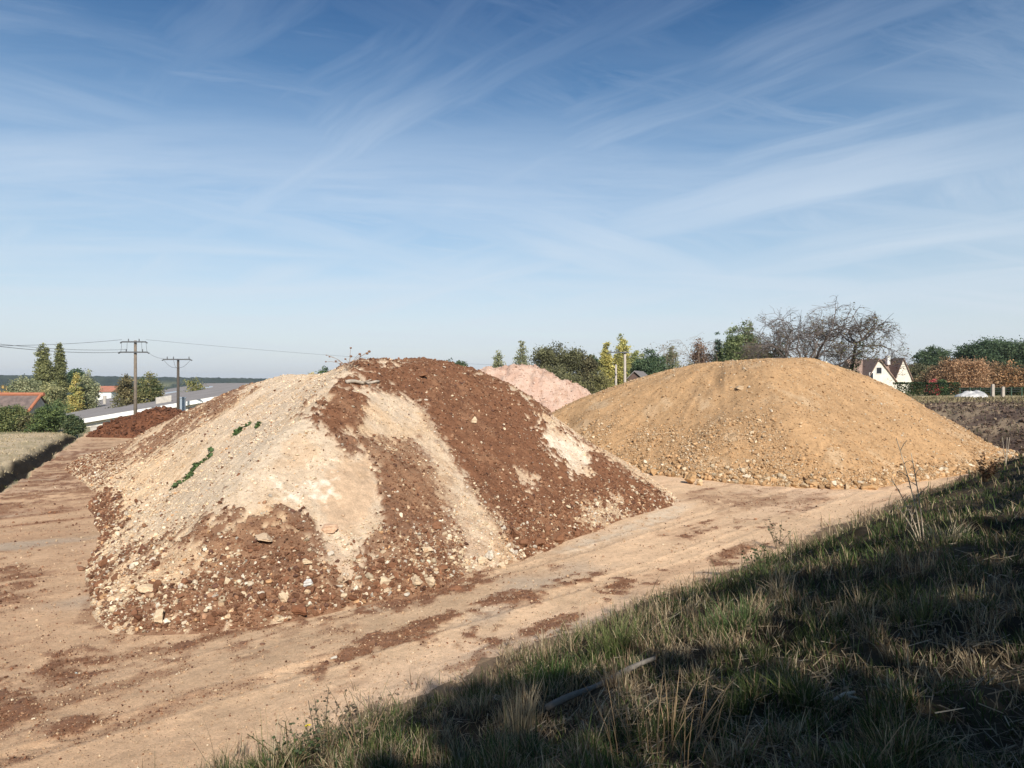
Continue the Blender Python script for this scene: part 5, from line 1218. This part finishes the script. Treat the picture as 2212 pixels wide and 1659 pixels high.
# white house at right
d = 110.0; hx = lambda px: at(px, d)[0]; zg = 2.3
Hh = empty('white_house', 'white house with two steep gables and a brown tiled roof', 'house', at(890, d, zg))
eave = zpix(380, d)
def gable(pl, pr, pk, py, y0, depth, nm):
    xl, xr, xm, zp = hx(pl), hx(pr), hx(pk), zpix(py, d)
    mb = MB(); zl = eave-.0
    mb.add([(xl, y0, zg), (xr, y0, zg), (xr, y0, zl), (xm, y0, zp), (xl, y0, zl)], [[(0, 1, 2, 3, 4)]]); mb.add([(xl, y0, zg), (xl, y0, zl), (xl, y0+depth, zl), (xl, y0+depth, zg)], [[(0, 1, 2, 3)]]); mb.add([(xr, y0, zg), (xr, y0+depth, zg), (xr, y0+depth, zl), (xr, y0, zl)], [[(0, 1, 2, 3)]])
    mb.build('wall', M['plaster'], Hh)
    rb = MB()
    for xe in (xl, xr):
        s_ = -1 if xe == xl else 1; k = (zp-zl)/abs(xe-xm); xo = xe+s_*.30; zo = zl-.30*k; t_ = .22
        rb.add([(xm, y0-.25, zp+t_), (xo, y0-.25, zo+t_), (xo, y0+depth, zo+t_), (xm, y0+depth, zp+t_), (xm, y0-.25, zp+.02), (xo, y0-.25, zo+.02), (xo, y0+depth, zo+.02), (xm, y0+depth, zp+.02)], [[(0, 1, 2, 3), (4, 7, 6, 5), (0, 4, 5, 1), (1, 5, 6, 2)]])
    rb.build('roof', M['roofbrown'], Hh)
gable(867.5, 895, 879, 359.5, d, 7, 'left'); gable(897, 914.5, 905.5, 359, d+.6, 7, 'right')
mb = MB(); mb.box(hx(863), hx(914), d+2.0, d+8, zg, eave-.3); mb.build('wall', M['plaster'], Hh)
mb = MB(); ya, yb = d+1.2, d+5; zr = zpix(358.5, d+5)-.15; mb.add([(hx(858), ya, eave-.25), (hx(913.5), ya, eave-.25), (hx(913), yb, zr), (hx(862), yb, zr), (hx(858), yb+4, eave-.2), (hx(913.5), yb+4, eave-.2)], [[(0, 1, 2, 3), (3, 2, 5, 4)], [(0, 3, 4), (1, 5, 2)]]); mr = mb.build('roof', M['roofbrown'], Hh)
mb = MB(); mb.box(hx(899.3), hx(902.3), d+3.4, d+4.0, zpix(364, d), zpix(355.5, d)); mb.box(hx(899.0), hx(902.6), d+3.35, d+4.05, zpix(355.5, d), zpix(354.8, d)); chm = mb.build('chimney', M['paint'], Hh)
mb = MB(); xx = hx(904.5); mb.tube([(xx, d+3.7, zpix(358, d)), (xx, d+3.7, zpix(349.5, d))], .03, 5)
for k in range(3): mb.tube([(xx-.5, d+3.7, zpix(350+k*1.1, d)), (xx+.5, d+3.7, zpix(350+k*1.1, d))], .02, 4)
mb.build('aerial', M['darkmetal'], Hh)
def window(px0, px1, py0, py1, y, shut=True):
    fr = MB(); x0, x1, z1, z0 = hx(px0), hx(px1), zpix(py0, d), zpix(py1, d); fr.box(x0-.06, x1+.06, y-.09, y-.02, z0-.06, z0); fr.box(x0-.06, x1+.06, y-.09, y-.02, z1, z1+.06); fr.box(x0-.06, x0, y-.09, y-.02, z0, z1); fr.box(x1, x1+.06, y-.09, y-.02, z0, z1)
    w_ = fr.build('window', M['paint'], Hh); gb = MB(); gb.box(x0, x1, y-.05, y-.015, z0, z1); gb.build('pane', M['glass'], w_)
window(876.5, 881.5, 367.5, 373.5, d)
window(869.5, 873, 373, 379, d)
# small shed roof behind the ochre heap
d = 78; B_ = empty('garden_shed', 'small shed with a grey slate roof beside the two pale poles', 'shed', at(645, d, .2)); x0, x1, xm = at(628, d)[0], at(640.5, d)[0], at(634, d)[0]; zr, ze = zpix(372.3, d), zpix(379, d)
mb = MB(); mb.add([(x0, d, 0), (x1, d, 0), (x1, d, ze), (xm, d, zr), (x0, d, ze)], [[(0, 1, 2, 3, 4)]]); mb.add([(x1, d, 0), (x1+2, d+5, 0), (x1+2, d+5, ze), (x1, d, ze)], [[(0, 1, 2, 3)]]); mb.build('wall', M['brickdark'], B_)
mb = MB(); rv = np.array((2.0, 5.0, 0)); 
for xe in (x0-.2, x1+.3):
    a_ = np.array((xm, d-.25, zr+.08)); b2_ = np.array((xe, d-.25, ze-.05)); mb.add([a_, b2_, b2_+rv, a_+rv, a_+(0, 0, .12), b2_+(0, 0, .12), b2_+rv+(0, 0, .12), a_+rv+(0, 0, .12)], [[(3, 2, 1, 0), (4, 5, 6, 7), (0, 1, 5, 4), (1, 2, 6, 5)]])
mb.build('roof', M['slate'], B_)

# ------------------------------------------------------------------ poles and wires
def insul(mb, x, y, z, h=.22): mb.tube([(x, y, z), (x, y, z+h)], [.05, .035], 6)
def pole(px, d, top, label, mat, r0, arms, base=None):
    x = at(px, d)[0]; g = float(land_z(np.array([x]), np.array([d]))[0]) if base is None else base; zt = zpix(top, d)
    e = empty('utility_pole', label, 'utility pole', (x, d, g)); mb = MB(); mb.tube([(x, d, g-.3), (x, d, zt)], [r0, r0*.72], 10); mb.build('post', mat, e, True)
    for (py, l_, rr2, ins) in arms:
        z = zpix(py, d); mb = MB(); mb.box(x-l_, x+rr2, d-.26, d-.16, z-.06, z+.06); ab = mb.build('crossarm', M['darkmetal'], e)
        ib = MB()
        for s_ in ins: insul(ib, x+s_, d-.21, z+.055)
        for s_ in (-l_, rr2): ib.tube([(x+s_, d-.21, z-.02), (x+s_*1.12, d-.21, z-.10)], .06, 6)
        ib.build('insulator', M['darkmetal'], ab)
    return e, np.array((x, d, zt))
e1, t1 = pole(135.2, 61, 340.5, 'taller wooden utility pole with two crossarms behind the dark soil heap', M['polewood'], .16, [(342, 1.10, 1.05, (-.5, .45)), (352.3, 1.25, 1.20, (-.7, .75))], base=-.5)
e2, t2 = pole(178.0, 66, 359.3, 'shorter dark utility pole with one crossarm in front of the white wall', plain('dark pole', (.085,.07,.058), .9, 4.0), .15, [(359.5, 1.30, 1.28, (-.95, -.35, 1.15))], base=-.6)
dl = MB()
for s_ in (-1.25, -.7, .75, 1.2):
    t = np.linspace(0, 1, 8); dl.tube(np.stack([t1[0]+s_*(1-.12*t), np.full(8, 60.8), zpix(352.3, 61)+(zpix(342, 61)-zpix(352.3, 61))*t-.35*np.sin(t*3.14)], 1), .014, 4)
dl.build('jumper_wire', M['wire'], e1)
dl = MB()
for s_ in (-1.3, 1.28, -.35):
    t = np.linspace(0, 1, 8); dl.tube(np.stack([t2[0]+s_*(1-t), np.full(8, 65.8), zpix(359.5, 66)-.05-.75*t-.25*np.sin(t*3.14)], 1), .014, 4)
dl.build('jumper_wire', M['wire'], e2)
e3, t3 = pole(625, 72, 351.5, 'tall pale concrete pole with a crossarm in front of the yellow poplars', M['polegrey'], .17, [(352.5, 1.7, .3, (-1.5, -.9))])
e4, t4 = pole(616, 75, 364.5, 'short pale concrete pole left of the tall one', M['polegrey'], .15, [])
def wire(a_, b_, sag, label, rad_=.013):
    t = np.linspace(0, 1, 24)[:, None]; pts = np.array(a_)*(1-t)+np.array(b_)*t; pts[:, 2] -= sag*4*(t*(1-t))[:, 0]
    mb = MB(); mb.tube(pts, rad_, 4); tag(mb.build('overhead_wire', M['wire'], None, True, np.array(a_)), label, 'wire')
z1 = zpix(342, 61); z2 = zpix(352.3, 61)
wire((t1[0]-1.1, 60.8, z1+.2), at(-40, 40, zpix(346, 40)), .15, 'upper thin wire running left from the top of the taller pole')
wire((t1[0]-1.25, 60.8, z2), at(-40, 38, zpix(341.5, 38)), .25, 'lower wire running left from the second crossarm of the taller pole', .016)
wire((t1[0]-.7, 60.8, z2+.25), at(-40, 37, zpix(339.5, 37)), .25, 'lower wire just above the other one left of the taller pole', .012)
wire((t1[0]+1.2, 60.8, z2), (t2[0]-1.3, 65.8, zpix(359.5, 66)+.1), .15, 'short wire slung between the two utility poles on the left', .012)
wire((t1[0]+1.05, 60.8, z1+.2), at(600, 95, zpix(368, 95)), .5, 'long thin wire passing above the brown crest from the taller pole', .009)

# ------------------------------------------------------------------ odds and ends
q_ = at(94.5, 52); gz_ = float(land_z(q_[:1], q_[1:2])[0]); mb = MB(); mb.box(q_[0]-.34, q_[0]+.30, 52, 52.5, gz_-.1, gz_+.70); mb.box(q_[0]-.30, q_[0]+.26, 51.98, 52.48, gz_+.70, gz_+.80)
tag(mb.build('concrete_block', M['concrete'], None, False, (q_[0], 52, gz_)), 'pale concrete block standing at the left end of the dark soil heap', 'block')
# sheeted mound
d = 74; X = np.linspace(-1, 1, 40); Y = np.linspace(-1, 1, 24); X, Y = np.meshgrid(X, Y); w_ = 30*d/F/2; c = at(971, d); gz_ = float(land_z(c[:1], c[1:2])[0])
hz = np.clip(1-(np.abs(X)**2.6+np.abs(Y)**2.2), 0, 1)**.6*(.42+.38*(X+1)/2)*1.25*(1+.25*fbm(X*2+5, Y*2, .5, 3, 401)); idx = np.arange(X.size).reshape(X.shape)
o = mesh_obj('covered_mound', np.stack([c[0]+X*w_, d+Y*1.4, gz_-.05+hz], -1).reshape(-1, 3), [np.stack([idx[:-1, :-1], idx[:-1, 1:], idx[1:, 1:], idx[1:, :-1]], -1).reshape(-1, 4)], M['tarp'], None, None, True, (c[0], d, gz_)); tag(o, 'low mound under dirty white sheeting in front of the long hedge', 'mound')
for px, top, lab in ((993, 384.5, 'taller pale wooden fence post by the low hedge, the left one of two'), (1003.2, 387, 'pale wooden fence post by the low hedge, the right one of two')):
    d = 77; c = at(px, d); gz_ = float(land_z(c[:1], c[1:2])[0]); mb = MB(); mb.box(c[0]-.14, c[0]+.14, d-.12, d+.12, gz_-.2, zpix(top, d)); mb.box(c[0]-.10, c[0]+.10, d-.08, d+.08, zpix(top, d), zpix(top, d)+.05); tag(mb.build('fence_post', M['polegrey'], None, False, (c[0], d, gz_)), lab, 'post')
a_ = at(960, 80.5); b_ = at(1022, 80); fe = empty('wire_fence', 'thin wire fence with green rail running along the low hedge', 'fence', (a_[0], a_[1], 2.5)); mb = MB()
for z in (zpix(388, 80), zpix(389.5, 80), zpix(391.5, 80)): mb.tube([(a_[0], a_[1], z), (b_[0], b_[1], z)], .018, 4)
mb.build('wires', M['wire'], fe)
for k in range(7):
    t = k/6; c = a_*(1-t)+b_*t; mb = MB(); mb.box(c[0]-.04, c[0]+.04, c[1]-.04, c[1]+.04, 2.2, zpix(387.6, 80)); mb.build('post', plain('green post', (.06,.10,.07)) if k == 0 else bpy.data.materials['green post'], fe)

# unseen hedge added behind and beside the camera to shade the turf
hb = MB(); ts = np.arange(-8.5, 72, 1.5); rh = np.random.default_rng(5)
lob = []
for t_ in ts:
    s_ = -9.5+rh.uniform(-.7, .7); x_, y_ = -s_*.707+t_*.707, s_*.707+t_*.707; h_ = rh.uniform(8.8, 10.4); g_ = 2.55
    for q in [k_ for k_ in range(6) if rh.random() > .22]: lob.append((x_+rh.uniform(-.7, .7), y_+rh.uniform(-.7, .7), g_+h_*(.14+.145*q), 1.25, 1.25, h_*.13))
foliage(hb, lob, 66000, .18, G1, G2, 20, .4)
for t_ in ts[::2]:
    s_ = -9.5; x_, y_ = -s_*.707+t_*.707, s_*.707+t_*.707; hb.tube([(x_, y_, 2.3), (x_+.1, y_, 4.5), (x_, y_+.1, 8.3)], [.08, .06, .03], 6, (.10, .08, .06))
tag(hb.build('shade_hedgerow', M['leaf'], None, False, (6.7, -6.7, 2.5)), 'unseen tall leafy hedge added beside the camera to shade the grass bank', 'shade_hedgerow')

# rough dry growth and clods on the dark upper slope at the right
nu = 26000; a = R(1)*rng.uniform(22, 41, nu); rs = rng.uniform(33, 84, nu); x = np.sin(a)*rs; y = np.cos(a)*rs; b_ = bank_depth(x, y)
m_ = fbm(x, y*.5, 2.2, 3, 231)+.5*fbm(x, y, .6, 2, 232); kp = (b_ > .4) & (rng.random(nu) < np.where(rs > 66, .9, .10+.9*sst(m_, .0, .45))); x, y, rs = x[kp], y[kp], rs[kp]; n = len(x)
c0 = np.where((rs > 66)[:, None], pal(n, [(.30,.24,.13),(.20,.19,.09),(.36,.29,.17)], [2, 1, 2]), pal(n, [(.10,.07,.05),(.17,.125,.08),(.32,.25,.155),(.07,.075,.035)], [3, 2, 1.2, 1]))
blades('rough_grass', np.stack([x, y, land_z(x, y)-.02], 1), rng.uniform(.06, .30, n), .0011*rs, rng.uniform(0, 6.28, n), np.clip(rng.beta(2, 2, n)*1.1, .05, 1.1), c0*.8, c0)
tag(bpy.data.objects['rough_grass'], 'rough dry growth on the dark slope at the right', 'grass', None, 'stuff')
nu = 5000; a = R(1)*rng.uniform(24, 41, nu); rs = rng.uniform(34, 70, nu); x = np.sin(a)*rs; y = np.cos(a)*rs; kp = bank_depth(x, y) > .6; x, y = x[kp], y[kp]
o = stones('earth_clods', np.stack([x, y, land_z(x, y)], 1), power(len(x), .05, .28, 1.9), pal(len(x), [(.095,.066,.052),(.13,.09,.068),(.26,.195,.13)], [3, 2, 1])); tag(o, 'broken clods of dark earth on the slope at the right', 'earth', None, 'stuff')

# ------------------------------------------------------------------ the air
hm = bpy.data.materials.new('air'); hm.use_nodes = True; ht = NT(hm.node_tree)
pv = ht.n('ShaderNodeVolumePrincipled', {'Color': (.86, .92, 1.0, 1), 'Density': 0.00016, 'Anisotropy': 0.2})
ht.n('ShaderNodeOutputMaterial', {1: pv.outputs[0]})
hb = MB(); hb.box(-4300, 4300, -4300, 4300, -60, 62)
tag(hb.build('haze', hm), None, None, None, 'stuff')
